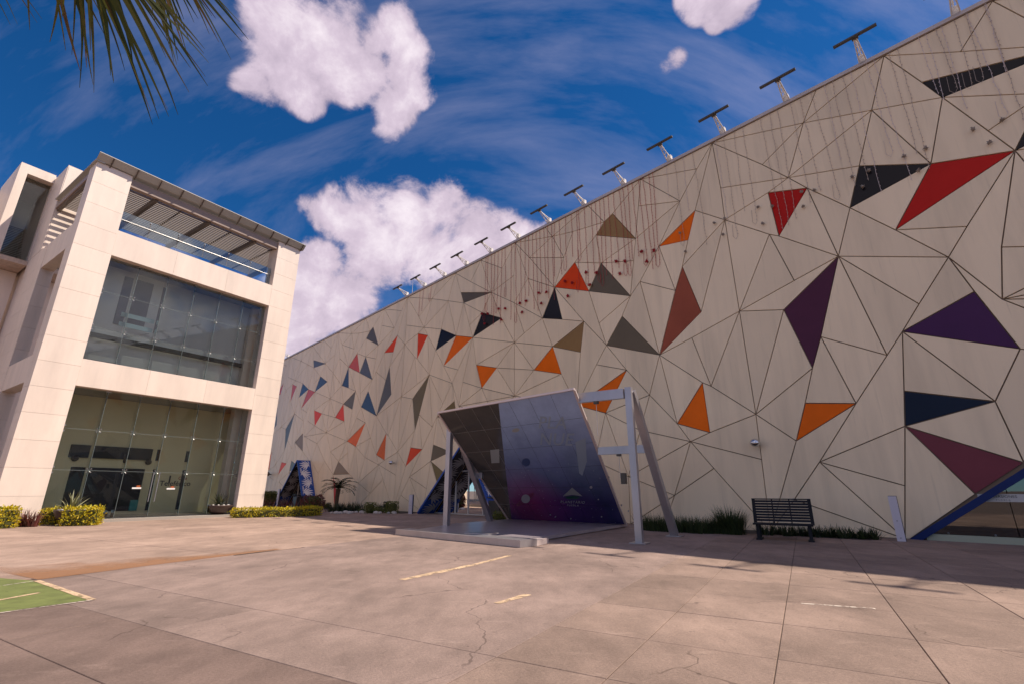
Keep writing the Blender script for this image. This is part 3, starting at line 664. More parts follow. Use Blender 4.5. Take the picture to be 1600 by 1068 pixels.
def plume_field(P, L, Wd, seed, mt, name, parent, flip=1):
    """fans of teardrop plumes on a strip; P(x, y) maps strip coordinates (0..L along, 0..Wd across) to a world point"""
    b = MB(); rr = random.Random(seed)
    def drop(x, y, ang, ln, wd, curl):
        pts_l, pts_r = [], []; a = ang; px, py = x, y; n = 8
        for k in range(n + 1):
            t = k / n; w = wd * (math.sin(math.pi * t ** 1.6) * 0.95 + 0.05 * (1 - t))
            pts_l.append((px - math.sin(a) * w, py + math.cos(a) * w)); pts_r.append((px + math.sin(a) * w, py - math.cos(a) * w))
            a += curl / n; px += math.cos(a) * ln / n; py += math.sin(a) * ln / n
        cl = lambda q: (min(max(q[0], 0.02), L - 0.02), min(max(q[1], 0.03), Wd - 0.03))
        l = [cl(q) for q in pts_l]; r = [cl(q) for q in pts_r]
        for k in range(n):
            quad = [l[k], l[k + 1], r[k + 1], r[k]]
            ar = abs(sum(quad[i][0] * quad[(i + 1) % 4][1] - quad[(i + 1) % 4][0] * quad[i][1] for i in range(4)))
            if ar > 1e-4: b.poly([P(*q) for q in quad])
    x = 0.15; side = 0
    while x < L:
        y0 = Wd * (0.06 if side == 0 else 0.94); s = 1 if side == 0 else -1
        for k in range(7):
            a = s * (0.15 + 0.33 * k); drop(x + 0.05 * k, y0 + s * 0.05, a, Wd * (0.88 - 0.05 * abs(k - 2)), 0.052, s * 0.75)
        for k in range(5):
            drop(x + 0.42 + 0.10 * k, y0, s * 1.9, 0.22 + 0.05 * (k % 2), 0.030, s * 0.5)
        x += Wd * 0.80; side = 1 - side
    o = b.build(name, mt, parent); o['kind'] = 'stuff'; return o
def make_portal(c, which):
    base = W(17.8 + c, 0.5, 0)
    D = 1.08; A, T, B = portal_tri(c); th = 0.10
    A = (A[0] - 0.02, 0.0); T = (T[0], T[1] - 0.02); B = (B[0] + 0.02, 0.0)
    t = empty('portal', base, 'blue and white plumed tent portal ' + which, 'portal', 'plumed entrance portals')
    def slab_leg(P0, P1, name, out_mat, in_mat, s):
        d = Vector((P1[0] - P0[0], P1[1] - P0[1])); L = d.length; d /= L; n = Vector((-d.y, d.x)) * s
        o = MB().prism([W(P0[0], 0.002, P0[1]), W(P1[0], 0.002, P1[1]), W(P1[0] + n.x * th, 0.002, max(0, P1[1] + n.y * th)), W(P0[0] + n.x * th, 0.002, max(0, P0[1] + n.y * th))], WNV * D).build(name, m_pblue, t)
        return d, L, n, o
    d, L, n, o1 = slab_leg(A, T, 'portal_leg', m_blue, m_leg_shade, -1)
    ins = lambda x, y: W(A[0] + d.x * x - n.x * 0.006, y, max(0.004, d.y * x - n.y * 0.006))
    # inner face of the far leg: its shade painted in as black and silver
    bk = lambda x, y: W(A[0] + d.x * x - n.x * 0.003, y, max(0.003, d.y * x - n.y * 0.003))
    MB().poly([bk(0.0, 0.01), bk(L, 0.01), bk(L, D - 0.01), bk(0.0, D - 0.01)]).build('inner_face', m_leg_shade, o1)
    plume_field(ins, L, D, 3, m_plume_shade, 'plume_pattern', o1)
    d2, L2, n2, o2 = slab_leg(B, T, 'portal_leg', m_blue, m_blue, 1)
    ous = lambda x, y: W(B[0] + d2.x * x + n2.x * (th + 0.006), y, max(0.004, d2.y * x + n2.y * (th + 0.006)))
    plume_field(ous, L2 - 0.05, D, 5, m_plume_w, 'plume_pattern', o2)
    # glazing in the wall plane
    A, T, B = portal_tri(c); p = -0.12
    xs = [B[0] + 0.02, B[0] + 1.15, 17.0 + c, 18.2 + c, 19.3 + c, A[0] - 0.02]
    def roof(u): return T[1] * ((u - B[0]) / (T[0] - B[0]) if u < T[0] else (A[0] - u) / (A[0] - T[0]))
    for a, b in zip(xs, xs[1:]):
        pts = [(a + .03, 0.06), (b - .03, 0.06), (b - .03, max(.07, roof(b - .03) - .04))] + ([(T[0], T[1] - .06)] if a < T[0] < b else []) + [(a + .03, max(.07, roof(a + .03) - .04))]
        MB().prism([W(u, p, z) for u, z in pts], WNV * 0.02).build('glass_pane', m_glass_dark, t)
    for u in xs[1:-1]: MB().box(W(u - .04, p - .03, 0), WD * .08, WNV * .08, (0, 0, max(.2, roof(u) - .02))).build('mullion', m_frame_w, t)
    MB().box(W(16.3 + c, p - .02, 2.2), WD * 2.6, WNV * .06, (0, 0, .07)).build('transom', m_frame_w, t)
    MB().box(W(B[0] + .05, p - .02, 0), WD * (A[0] - B[0] - .1), WNV * .06, (0, 0, .055)).build('sill', m_frame_w, t)
    for u in (17.5 + c, 17.66 + c): MB().tube([W(u, p + .08, .7), W(u, p + .08, 1.5)], .018).build('door_handle', m_steel, t)
    return t
make_portal(0, 'behind the printed tilted canopy')
make_portal(PER, 'past the small palm, farther along the panelled wall')
# lobby behind the glazing
for u0, u1 in ((-11, .4), (14.5, 22), (36.8, 44)):
    lob = MB(); lob.box(W(u0, -5.2, 0), WD * (u1 - u0), WNV * .2, (0, 0, 4.2)); lob.box(W(u0, -5.0, 4.2), WD * (u1 - u0), WNV * 4.9, (0, 0, .1))
    lob.box(W(u0 - .1, -5.0, 0), WD * .1, WNV * 4.9, (0, 0, 4.2)); lob.box(W(u1, -5.0, 0), WD * .1, WNV * 4.9, (0, 0, 4.2)); lob.build('lobby_wall', m_interior, bld)
# near triangular shop window with a blue edge
sw = empty('shop_window', W(-5.2, 0, 0), 'triangular bronze glass shop window with a cobalt blue edge', 'window')
A, T, B = OPEN_NEAR
dd = Vector((T[0] - A[0], T[1] - A[1])); LL = dd.length; dd /= LL; nn = Vector((dd.y, -dd.x)) * -1
MB().prism([W(A[0], .012, 0), W(T[0], .012, T[1]), W(T[0], .012, T[1] - .19), W(A[0] - .27, .012, 0)], WNV * 0.05).build('edge_band', m_blue, sw)
MB().prism([W(B[0], .012, 0), W(T[0], .012, T[1]), W(T[0], .012, T[1] - .19), W(B[0] + .27, .012, 0)], WNV * 0.05).build('edge_band', m_blue, sw)
def nroof(u): return T[1] * ((A[0] - u) / (A[0] - T[0]) if u > T[0] else (u - B[0]) / (T[0] - B[0]))
us = [A[0] - .30, -2.15, -3.7, -5.3, -6.9, -8.5, B[0] + .45]
for a, b in zip(us, us[1:]):
    MB().prism([W(a - .008, -.07, .16), W(b + .008, -.07, .16), W(b + .008, -.07, max(.17, nroof(b) - .1)), W(a - .008, -.07, max(.17, nroof(a) - .1))], WNV * .015).build('glass_pane', m_glass_dark, sw)
MB().box(W(B[0] + .3, -.09, 0), WD * (A[0] - B[0] - .65), WNV * .08, (0, 0, .155)).build('sill', mat('pale_sill', (.34, .36, .27), .5), sw)
m_frost = mat('frosted_film', (.46, .45, .44), .6)
MB().poly([W(-1.62, -.050, 0.95), W(-5.9, -.050, .95), W(-5.9, -.050, 1.13), W(-1.62, -.050, 1.13)]).build('frosted_band', m_frost, sw)
m_ink = mat('black_lettering', (.02, .02, .02), .6)
text_mesh('lettering', 'DIVERSIONES', .085, m_ink, sw, lambda x, y: W(-2.05 - x, -.047, 1.045 + y))
text_mesh('lettering', 'PUEBLA', .05, m_ink, sw, lambda x, y: W(-2.05 - x, -.047, .975 + y), spacing=1.6)
text_mesh('lettering', 'EX', .10, m_ink, sw, lambda x, y: W(-2.72 - x, -.047, 1.0 + y))
for u in (-.9, -1.75, -2.6): MB().tube([W(u, -.05, .14), W(u, 0.0, .2)], .02).build('glass_clamp', m_steel, sw)

# roof-edge floodlights
m_lampbar = mat('grey_lamp_housing', (.075, .065, .055), .5, .2)
m_bracket = mat('white_bracket', (.74, .68, .62), .5)
LAMPS = []
def make_flood():
    o = W(0, 0, H + .15); t = empty('floodlight', o, 'long grey floodlight bar on a white lattice bracket along the roof edge', 'floodlight', 'floodlights along the roof edge')
    b = MB(); hd = W(0, .80, H + .58)
    for s in (-.10, .10): b.tube([W(s, -.05, H + .12), hd + WD * s * .3], .022, 5)
    b.tube([W(0, -.05, H + .42), hd], .022, 5)
    for k in range(5):
        f = k / 5; a = W(.1 - .07 * f, -.05 + .85 * f, H + .12 + .46 * f); c = W(-.1 + .07 * (f + .1), -.05 + .85 * (f + .1), H + .12 + .46 * (f + .1)); b.tube([a, c], .012, 4)
        b.tube([a, W(0, -.05 + .85 * f, H + .42 + .16 * f)], .012, 4)
    b.build('bracket', m_bracket, t)
    MB().box(W(-.08, -.10, H + .1), WD * .16, WNV * .16, (0, 0, .32)).build('bracket_foot', m_bracket, t)
    MB().box(W(-.58, .75, H + .57), WD * 1.16, WNV * .10, (0, 0, .06)).build('lamp_housing', m_lampbar, t)
    MB().box(W(-.09, .70, H + .53), WD * .18, WNV * .2, (0, 0, .05)).build('lamp_clamp', m_lampbar, t)
    return t
fl = make_flood(); first = True
for k in list(range(-4, 14)) + [23]:
    u = 0.54 + 2.287 * (k - 2)
    o = fl if first else copy_thing(fl, (0, 0, 0)); first = False
    o.location = W(u, 0, H + .15)
for x, y, hgt, lb in ((641.5, 466, 1.1, 'thin lightning rod on the roof edge among the floodlights'), (479, 553, 1.5, 'thin antenna mast on the roof edge near its far end')):
    u, v = uv(x, y); tag(MB().tube([W(u, -.1, H + .1), W(u, -.1, H + .1 + hgt)], .02, 5, .008).build('lightning_rod', m_bracket), lb, 'mast')

# wall lamps
m_chrome = mat('chrome', (.62, .62, .64), .12, 1.0)
for x, y, lb in ((1181, 691, 'chrome globe lamp on the wall above the bench'), (612.5, 722, 'chrome globe lamp on the wall between palm and portal')):
    u, v = uv(x, y, .2); t = empty('wall_lamp', W(u, 0, v), lb, 'lamp')
    MB().tube([W(u, .0, v), W(u, .16, v)], .035, 8).build('arm', m_chrome, t)
    b = MB(); b.ball(W(u, .26, v), .155, 16, 10, .85); b.build('shade', m_chrome, t, True)
u, v = uv(424, 740); t = empty('wall_lamp', W(u, 0, v), 'grey twin spot lamp on a wall arm by the far portal', 'lamp')
MB().tube([W(u, 0, v), W(u, .5, v)], .05).build('arm', m_lampbar, t); MB().ball(W(u + .3, .5, v), .22, 8, 6).build('lamp_head', m_lampbar, t); MB().ball(W(u - .5, .5, v), .2, 8, 6).build('lamp_head', m_lampbar, t)

# hanging strings of lights and pompom ornaments
m_red_s = mat('red_cord', (.42, .045, .04), .7); m_pale_s = mat('pale_cord', (.62, .52, .50), .7); m_grey_s = mat('weathered_grey_cord', (.46, .37, .31), .8)
m_pom_r = mat('red_pompom', (.33, .012, .02), .9, bump=(60, .8)); m_pom_g = mat('faded_pompom', (.30, .245, .20), .95, bump=(60, .8))
rs = random.Random(11)
def strand(u, v0, v1, mt, label, group, loop=False):
    b = MB(); n = max(5, int((v0 - v1) / .35)); pts = []
    drift = rs.uniform(-.12, .12)
    for k in range(n + 1):
        f = k / n; pts.append(W(u + drift * f + rs.uniform(-.018, .018), .028 + rs.uniform(0, .012), v0 + (v1 - v0) * f))
    if loop: pts += [W(u + drift + .07, .03, v1 - .12), W(u + drift + .16, .03, v1 + .02), W(u + drift + .13, .03, v1 + .5)]
    b.tube(pts, .0085 if mt is m_red_s else .006, 3)
    m = int((v0 - v1) / .14)
    for k in range(m):
        f = (k + .5) / m; i = min(n - 1, int(f * n)); p = pts[i].lerp(pts[i + 1], f * n - i)
        q = p + WD * rs.choice((-.022, .022)) + Vector((0, 0, -.02)); b.tube([p, q], .011, 3)
    tag(b.build('string_light', mt), label, 'string light', group)
RED = [(652,449,494),(658,446,486),(672,440,468),(753,411,498),(757,409,485),(762,406,492),(766,404,508),(773,400,486),(778,397,505),(785,394,462),(793,389,500),(799,386,502),(809,379,472),(816,375,478),(822,371,463),(827,368,484),(833,365,487),(840,361,456),(846,358,458),(852,355,467),(858,352,470),(864,348,432),(872,344,430),(882,339,419),(892,334,402),(900,330,452),(903,328,404),(912,323,442),(924,317,428),(930,314,438),(937,309,443),(944,306,430),(952,302,436),(960,298,420),(970,293,428),(976,289,428),(984,285,405),(991,282,402),(1002,276,412),(1010,272,422),(1020,266,414),(1026,263,412)]
for x, y0, y1 in RED:
    u, v1 = uv(x + (y1 - y0) * .06, y1); strand(u, H + .01, v1, m_red_s, 'thin red string of lights hanging down the cream panels', 'red strings of lights', rs.random() < .3)
PALE = [(1040,256,310),(1052,250,380),(1066,243,330),(1082,236,384),(1120,217,352),(1133,210,368),(1150,202,330),(1165,195,345),(1196,180,360),(1212,172,352),(1225,166,342),(1246,156,318),(1262,148,300),(1282,138,310),(1300,128,250),(1318,120,290),(1336,112,282),(1352,104,300),(1372,92,240),(1392,82,285),(1412,72,240),(1432,62,262),(1450,52,150),(1466,44,155),(1480,38,140),(1497,30,170),(1512,22,130),(1530,14,120),(1546,6,180),(1565,-4,110),(1585,-14,200)]
for x, y0, y1 in PALE:
    u, v1 = uv(x + (y1 - y0) * .14, y1); dk = rs.random() < .5
    strand(u, H + .01, v1, m_grey_s if dk else m_pale_s, 'weathered grey string of lights hanging over the cream panels' if dk else 'pale string of lights hanging over the cream panels', 'grey strings of lights' if dk else 'pale strings of lights', rs.random() < .2)
def pom(x, y, mt, label, group):
    u, v = uv(x, y, .09); b = MB(); k_ = 1.0 if mt is m_pom_r else .72; b.ball(W(u, .09, v), .062 * k_, 8, 6)
    for k in range(14):
        d = Vector((rs.uniform(-1, 1), rs.uniform(-1, 1), rs.uniform(-1, 1))).normalized(); c = W(u, .09, v); b.tube([c + d * .04 * k_, c + d * .10 * k_], .022 * k_, 4, .006)
    tag(b.build('pompom', mt), label, 'ornament', group)
for x, y in ((753,490),(762,490),(779,482.5),(789,482),(757,505.5),(783,499.5),(812,474),(822,470),(815.5,488),(841.5,457.5),(853.5,456.5),(845.5,474),(882.5,439.5),(894,442),(887,462.5),(915.5,425.5),(921,445),(931.5,426),(962.5,408.5),(976.5,408),(968.5,427.5),(1002.5,393),(1021.5,391.5),(1010.5,408.5)):
    pom(x, y, m_pom_r, 'small red pompom ornament on the cream panels', 'red pompoms on the wall')
for x, y in ((1062,364),(1071,393),(1116,348.5),(1132,342),(1129.5,366.5),(1184.5,323.5),(1191.5,349),(1206,322),(1252,300),(1255,322.5),(1272.5,297),(1331.5,276.5),(1347.5,291.5),(1357.5,266),(1412.5,244),(1446,231.5),(1435,266.5),(1520,202),(1546,222.5),(1566,187)):
    pom(x, y, m_pom_g, 'small faded grey pompom ornament on the cream panels', 'faded pompoms on the wall')

# ------------------------------------------------------------------ cafe building
B0 = Vector((-13.84, 24.9175, 0)); KE = Vector((math.sin(R(33.5)), math.cos(R(33.5)), 0)); KM = Vector((KE.y, -KE.x, 0))
def K(s, m, z): return B0 + KE * s + KM * m + Vector((0, 0, z))
def kfr(x, y, off):
    r = ray(x, y); q = B0 - KM * off; t = (KM.x * q.x + KM.y * q.y) / (KM.x * r.x + KM.y * r.y); p = Vector((0, 0, CAM_H)) + r * t - q
    return p.x * KE.x + p.y * KE.y, CAM_H + r.z * t
def kbox(s0, s1, m0, m1, z0, z1, b=None):
    b = b or MB(); return b.box(K(s0, m0, z0), KE * (s1 - s0), KM * (m1 - m0), (0, 0, z1 - z0))
m_stone = mat('pale_limestone', (0.80, 0.665, 0.565), 0.55, noise=(1.3, 0.10, (1, 1, 0.2)), island=0.025, bump=(14, .06))
m_stone2 = mat('stone_joint', (0.50, 0.40, 0.33), 0.8)
m_clear = glassmat('clear_glass', (0.92, 0.965, 0.955), 1.0, 0.0, 1.42, 0.9)
m_bal = glassmat('balustrade_glass', (0.74, 0.85, 0.92), 1.0, 0.0, 1.5, 1.8)
m_fin = glassmat('green_edge_glass', (0.52, 0.72, 0.72), 0.9, 0.0, 1.5)
m_pbeam = mat('brown_steel_beam', (0.115, 0.085, 0.066), 0.5); m_fascia = mat('taupe_fascia', (0.30, 0.215, 0.175), 0.5, noise=(3, .08, (1, 1, 1)))
m_slat = mat('grey_brown_slat', (0.25, 0.205, 0.175), 0.5); m_roofsheet = mat('grey_roof_sheet', (0.42, 0.40, 0.36), 0.45, 0.2)
m_olive = mat('olive_interior_wall', (0.80, 0.70, 0.44), 0.8); m_grey_i = mat('grey_interior_wall', (0.74, 0.70, 0.68), 0.8); m_dark_i = mat('dark_counter', (0.025, 0.020, 0.020), 0.5)
m_floor_i = mat('pale_floor', (0.36, 0.32, 0.28), 0.4)
cafe = empty('cafe_building', K(-3.4, 0, 0), 'pale limestone cafe building with glass curtain walls and a slatted roof terrace', 'building')
SL0, SL1, SR0, SR1 = -8.40, -7.07, 0.22, 1.57
Z1a, Z1b, Z2a, Z2b, ZT = 5.30, 6.42, 11.15, 12.38, 15.22
def clad(name, s0, s1, m0, m1, z0, z1, step=1.02, inner=True):
    """stone-clad pier: a recessed core and separate courses"""
    core = kbox(s0 + .02, s1 - .02, m0 + .02, m1 - .02, z0, z1 - .01).build(name, m_stone2, cafe)
    n = max(1, round((z1 - z0) / step)); h = (z1 - z0) / n
    for k in range(n): kbox(s0, s1, m0, m1, z0 + k * h + .004, z0 + (k + 1) * h - .004).build('stone_course', m_stone, core)
    return core
clad('column', SL0, SL1, -.90, 0, 0, ZT); clad('column', SR0, SR1, -.90, 0, 0, ZT)
for z0, z1 in ((Z1a, Z1b), (Z2a, Z2b)):
    core = kbox(SL1 + .005, SR0 - .005, -.60, -.03, z0 + .01, z1 - .01).build('beam', m_stone2, cafe)
    n = 3; w = (SR0 - SL1) / n
    for k in range(n): kbox(SL1 + k * w + .003, SL1 + (k + 1) * w - .003, -.62, -.006, z0, z1).build('stone_panel', m_stone, core)
    kbox(SL0 + .012, SL0 + .42, -5.4, -.905, z0, z1).build('side_beam', m_stone, cafe); kbox(SR1 - .42, SR1 - .012, -5.4, -.905, z0, z1).build('side_beam', m_stone, cafe)
clad('pier', SL0 - .004, SL0 + 1.2, -7.5, -5.4, Z2b + .01, 17.3); clad('pier', SL0, SL0 + 1.2, -7.5, -4.35, 0, Z2b)
clad('pier', SR1 - 1.0, SR1, -6.6, -5.4, 0, 14.6)
# interior: floors, back walls
for z0, z1 in ((-.0, .14), (Z1a + .15, Z1b - .1), (Z2a + .15, Z2b - .02)): kbox(SL0 + .45, SR1 - .45, -6.0, -.64, z0, z1).build('floor_slab', m_floor_i, cafe)
kbox(SL0 + .45, SR1 - .45, -.64, .25, 0, .10).build('doorstep', m_floor_i, cafe)
kbox(SL0 + .46, SR1 - .3, -3.6, -3.4, .14, Z1a + .14).build('back_wall', m_olive, cafe)
kbox(SL0 + .46, SR1 - 1.2, -1.9, -1.75, Z1b - .09, Z2a + .14).build('back_wall', m_grey_i, cafe)
kbox(SL0 + .45, SL0 + 1.24, -6.2, -6.0, 0, Z2a).build('back_wall', m_olive, cafe)
kbox(SL0 + .1, SR1 - .1, -15, -6.62, 0, Z2b).build('rear_wing', m_stone, cafe)
def ipx(x0, y0, x1, y1, off, depth, mt, name):
    s0, z0 = kfr(x0, y1, off); s1, z1 = kfr(x1, y0, off); return kbox(min(s0, s1), max(s0, s1), -off, -off + depth, max(.15, min(z0, z1)), max(z0, z1)).build(name, mt, cafe)
ipx(92, 732, 226, 800, 3.395, .06, m_dark_i, 'service_counter'); ipx(106, 701, 238, 713, 3.395, .12, mat('black_air_grille', (.02, .02, .02), .5), 'air_grille')
ipx(200, 780, 216, 797, 3.33, .06, mat('teal_poster', (.08, .28, .26), .6), 'poster')
for x, y in ((117, 715), (232, 721)):
    s, z = kfr(x, y, 3.3); MB().ball(K(s, -3.3, z), .14, 8, 6).build('wall_fixture', m_lampbar, cafe)
kbox(-5.95, -4.75, -1.74, -1.70, 8.6, 11.0).build('screen', mat('violet_grey_screen', (.16, .14, .18), .5), cafe)
for z in (8.3, 8.75): kbox(-6.0, -4.7, -.75, -.72, z, z + .2).build('frosted_strip', mat('pale_frosted_strip', (.45, .58, .60), .5), cafe)
kbox(SL0 + 1.3, SR1 - .6, -1.6, -1.45, 7.75, 7.95).build('ceiling_rail', m_lampbar, cafe)
clad('inner_column', .02, .42, -1.75, -1.35, .14, Z1a + .1); clad('inner_column', .02, .42, -1.6, -1.3, Z1b, Z2a + .1)
# curtain wall: panes, fins, spider fittings
m_sealant = mat('grey_sealant', (.16, .19, .19), .5)
NB = 6; bw = (SR0 - SL1) / NB
def curtain(zs, fin_top):
    for j in range(3):
        for i in range(NB):
            kbox(SL1 + i * bw + .008, SL1 + (i + 1) * bw - .008, -.36, -.345, zs[j] + .008, zs[j + 1] - .008).build('glass_pane', m_clear, cafe)
    for z in zs[1:3]: kbox(SL1 + .01, SR0 - .01, -.357, -.341, z - .006, z + .006).build('pane_joint', m_sealant, cafe)
    for i in range(1, NB):
        s = SL1 + i * bw; kbox(s - .006, s + .006, -.358, -.342, zs[0], zs[3]).build('pane_joint', m_sealant, cafe); kbox(s - .012, s + .012, -.72, -.40, zs[0], fin_top).build('glass_fin', m_fin, cafe)
        for z in zs[1:3]:
            b = MB()
            for a in (45, 135, 225, 315):
                d = KE * math.cos(R(a)) * .10 + Vector((0, 0, math.sin(R(a)) * .10)); b.tube([K(s, -.38, z), K(s, -.335, z) + d], .012, 5); b.tube([K(s, -.345, z) + d, K(s, -.322, z) + d], .024, 8)
            b.build('spider_fitting', m_steel, cafe)
        b = MB(); b.box(K(s - .1, -.38, zs[3] - .05), KE * .2, KM * .06, (0, 0, .045)); b.build('spider_fitting', m_steel, cafe)
    for z in zs[1:3]:
        for s in (SL1 + .04, SR0 - .04):
            b = MB()
            for dz in (-.11, .11): b.tube([K(s + (.06 if s < 0 else -.06), -.345, z + dz), K(s + (.06 if s < 0 else -.06), -.315, z + dz)], .034, 8)
            b.build('spider_fitting', m_steel, cafe)
curtain((.15, 2.0, 3.62, 5.29), 5.28); curtain((6.43, 7.9, 9.55, 11.14), 11.13)
# side glazing (towards the tower bay and on the far side)
for s in (SL0 + .25, SR1 - .25):
    for z0, z1 in ((.15, 5.29), (6.43, 11.14)):
        for m0, m1 in ((-2.62, -.92), (-4.33, -2.64)):
            kbox(s - .007, s + .007, m0, m1, z0, (z0 + z1) / 2 - .008).build('glass_pane', m_clear, cafe); kbox(s - .007, s + .007, m0, m1, (z0 + z1) / 2 + .008, z1).build('glass_pane', m_clear, cafe)
for s in (-3.43 + .12, -3.43 - .12): MB().tube([K(s, -.26, .75), K(s, -.26, 2.0)], .022).build('door_handle', m_steel, cafe)
# lettering inside: orange 'Café' over dark 'Teleférico'
def ltr(body, x, y, size, mt, sp=1.0, bold=.004):
    s, z = kfr(x, y, 3.385); text_mesh('lettering', body, size, mt, cafe, lambda a, b: K(s + a, -3.385, z + b), spacing=sp, bold=bold)
m_let = mat('charcoal_lettering', (.03, .03, .04), .6); m_leto = mat('orange_lettering', (.40, .09, .02), .6)
ltr('Teleférico', 273.5, 758, .35, m_let); ltr('Café', 285, 748.5, .22, m_leto)
s, z = kfr(264, 751, 3.385); kbox(s - .02, s + .05, -3.39, -3.38, z - .1, z + .28).build('sign_mark', m_let, cafe)
for x, y in ((213.5, 761.5), (267, 762.5)):
    s, z = kfr(x, y, .34); st_ = kbox(s - .17, s + .17, -.343, -.340, z - .035, z + .03).build('sticker', mat('white_sticker', (.8, .78, .76), .5), cafe)
    kbox(s - .02, s + .12, -.343, -.340, z + .035, z + .11).build('sticker_mark', m_leto, st_)
# roof terrace: pergola
for s in (SL0 + .15, -5.9, -3.45, -1.0, SR1 - .2): kbox(s - .07, s + .07, -5.4, -.25, 14.62, 14.86).build('pergola_beam', m_pbeam, cafe)
for s in (-7.2, -4.7, -2.2, .2):
    for k in range(24): kbox(s - .025, s + .025, -.5 - k * .2 - .05, -.5 - k * .2 + .05, 14.80, 14.862).build('slat_clip', m_pbeam, cafe)
for k in range(26): kbox(SL0 + .02, SR1 - .02, -.42 - k * .192 - .06, -.42 - k * .192 + .035, 14.865, 14.91).build('slat', m_slat, cafe)
kbox(SL1 + .004, SR0 - .004, -.30, -.08, 14.72, 15.10).build('fascia', m_fascia, cafe)
kbox(SL0 + .01, SL0 + .14, -5.35, -.905, 14.70, 14.95).build('fascia', m_fascia, cafe)
MB().prism([K(SL0 - .08, .10, 15.232), K(SR1 + .14, .10, 15.232), K(SR1 + .14, .34, 15.50), K(SL0 - .08, .34, 15.50)], (0, 0, .03)).build('roof_sheet', m_roofsheet, cafe)
MB().prism([K(SL0 - .08, .098, 15.232), K(SR1 + .14, .098, 15.232), K(SR1 + .14, -.55, 15.30), K(SL0 - .08, -.55, 15.30)], (0, 0, .03)).build('roof_sheet', m_roofsheet, cafe)
MB().prism([K(SL0 - .10, .10, 15.19), K(SL0 + .25, .10, 15.19), K(SL0 + .25, -5.4, 15.19), K(SL0 - .10, -5.4, 15.19)], (0, 0, .04)).build('roof_sheet', m_roofsheet, cafe)
for k in range(11):
    s = SL0 + .45 + k * .95; MB().prism([K(s - .02, -.05, 15.10), K(s - .02, .14, 15.18), K(s - .02, .37, 15.46), K(s - .02, .33, 15.49)], KE * .04).build('sheet_bracket', m_pbeam, cafe)
# glass balustrade with rail
for i in range(NB): kbox(SL1 + i * bw + .01, SL1 + (i + 1) * bw - .01, -.40, -.385, Z2b + .02, Z2b + 1.15).build('balustrade_pane', m_bal, cafe)
MB().tube([K(SL1, -.33, Z2b + .72), K(SR0, -.33, Z2b + .72)], .016, 8).build('handrail', m_steel, cafe)
for i in range(1, NB):
    for dz in (.72, 1.05): MB().tube([K(SL1 + i * bw, -.385, Z2b + dz), K(SL1 + i * bw, -.33, Z2b + dz)], .03, 6).build('rail_clip', m_steel, cafe)
# wall behind the terrace
clad('terrace_wall', SL0 + 1.21, SL0 + 1.9, -5.75, -5.5, Z2b + .01, 17.55); kbox(SL0 + .03, SL0 + 1.2, -5.395, -5.38, Z2b + .02, 17.2).build('terrace_wall', m_stone, cafe)
kbox(SL0 + 1.92, -1.6, -5.7, -5.66, Z2b + .02, 14.6).build('terrace_glazing', m_glass_dark, cafe); kbox(-1.6, SR1 - 1.02, -5.7, -5.5, Z2b + .02, 14.6).build('terrace_wall', m_stone, cafe)
kbox(SL0 + 1.9, SR1 - .1, -9.0, -5.75, Z2b + .02, 14.6).build('rear_wing', m_stone, cafe)
# projecting tower bay at the back
tb = lambda *a: kbox(*a)
tb(-9.78, -9.45, -11.5, -7.50, 12.12, 17.5).build('bay_jamb', m_stone, cafe); tb(-9.449, SL0 - .006, -11.5, -7.502, 17.0, 17.5).build('bay_lintel', m_stone, cafe)
tb(-9.449, SL0 - .006, -11.5, -7.502, 12.12, 12.36).build('bay_sill', mat('marble_sill', (.50, .38, .30), .4, noise=(4, .3, (1, 1, 1))), cafe)
for z0, z1 in ((12.37, 13.9), (13.91, 15.4), (15.41, 16.99)): tb(-9.44, SL0 - .02, -8.0, -7.985, z0, z1).build('bay_pane', m_clear, cafe)
tb(-9.44, SL0 - .02, -11.4, -11.2, 12.37, 16.99).build('bay_back_wall', m_grey_i, cafe); tb(SL0 - .02, SL0 + .3, -11.5, -7.51, 12.37, 17.4).build('bay_side_wall', m_stone, cafe)
tb(-24, SL0 - .02, -12.5, -11.6, 0, 17.3).build('rear_wall', m_stone, cafe); tb(-24, SL0 - .02, -9.4, -9.1, 0, 12.1).build('lower_wall', m_stone, cafe)
for s_ in (-22, -18.5, -15, -11.5):
    for z in (1.0, 5.0, 9.0): w_ = tb(s_, s_ + 1.8, -9.099, -9.06, z, z + 2.2).build('window', m_frame_w, cafe); tb(s_ + .08, s_ + 1.72, -9.059, -9.05, z + .08, z + 2.12).build('pane', m_glass_dark, w_)
b = MB()
for k in range(22): kbox(-9.40, SL0 - .05, -8.9 - k * .1, -8.86 - k * .1, 12.5 + k * .13, 12.54 + k * .13, b)
b.build('bay_stair', m_slat, cafe)

# ------------------------------------------------------------------ tilted printed canopy on two A-frames
CE = Vector((math.sin(R(32.5)), math.cos(R(32.5)), 0)); CM = Vector((CE.y, -CE.x, 0))
def C(E, M, z): return CE * E + CM * M + Vector((0, 0, z))
m_sil = mat('silver_steel', (0.42, 0.39, 0.40), 0.32, 0.55, noise=(2.5, .12, (1, 1, .4)), bump=(30, .05)); m_sil2 = mat('pale_edge_trim', (0.66, 0.55, 0.52), 0.4, 0.2)
can = empty('tilted_canopy', C(14, -8, 0), 'tilted sign canopy with a galaxy print hung between silver steel A-frames', 'canopy')
def beam(a, b, w, t, name='beam', mt=None, up=(0, 0, 1)): return MB().bar(a, b, w, t, up).build(name, mt or m_sil, can)
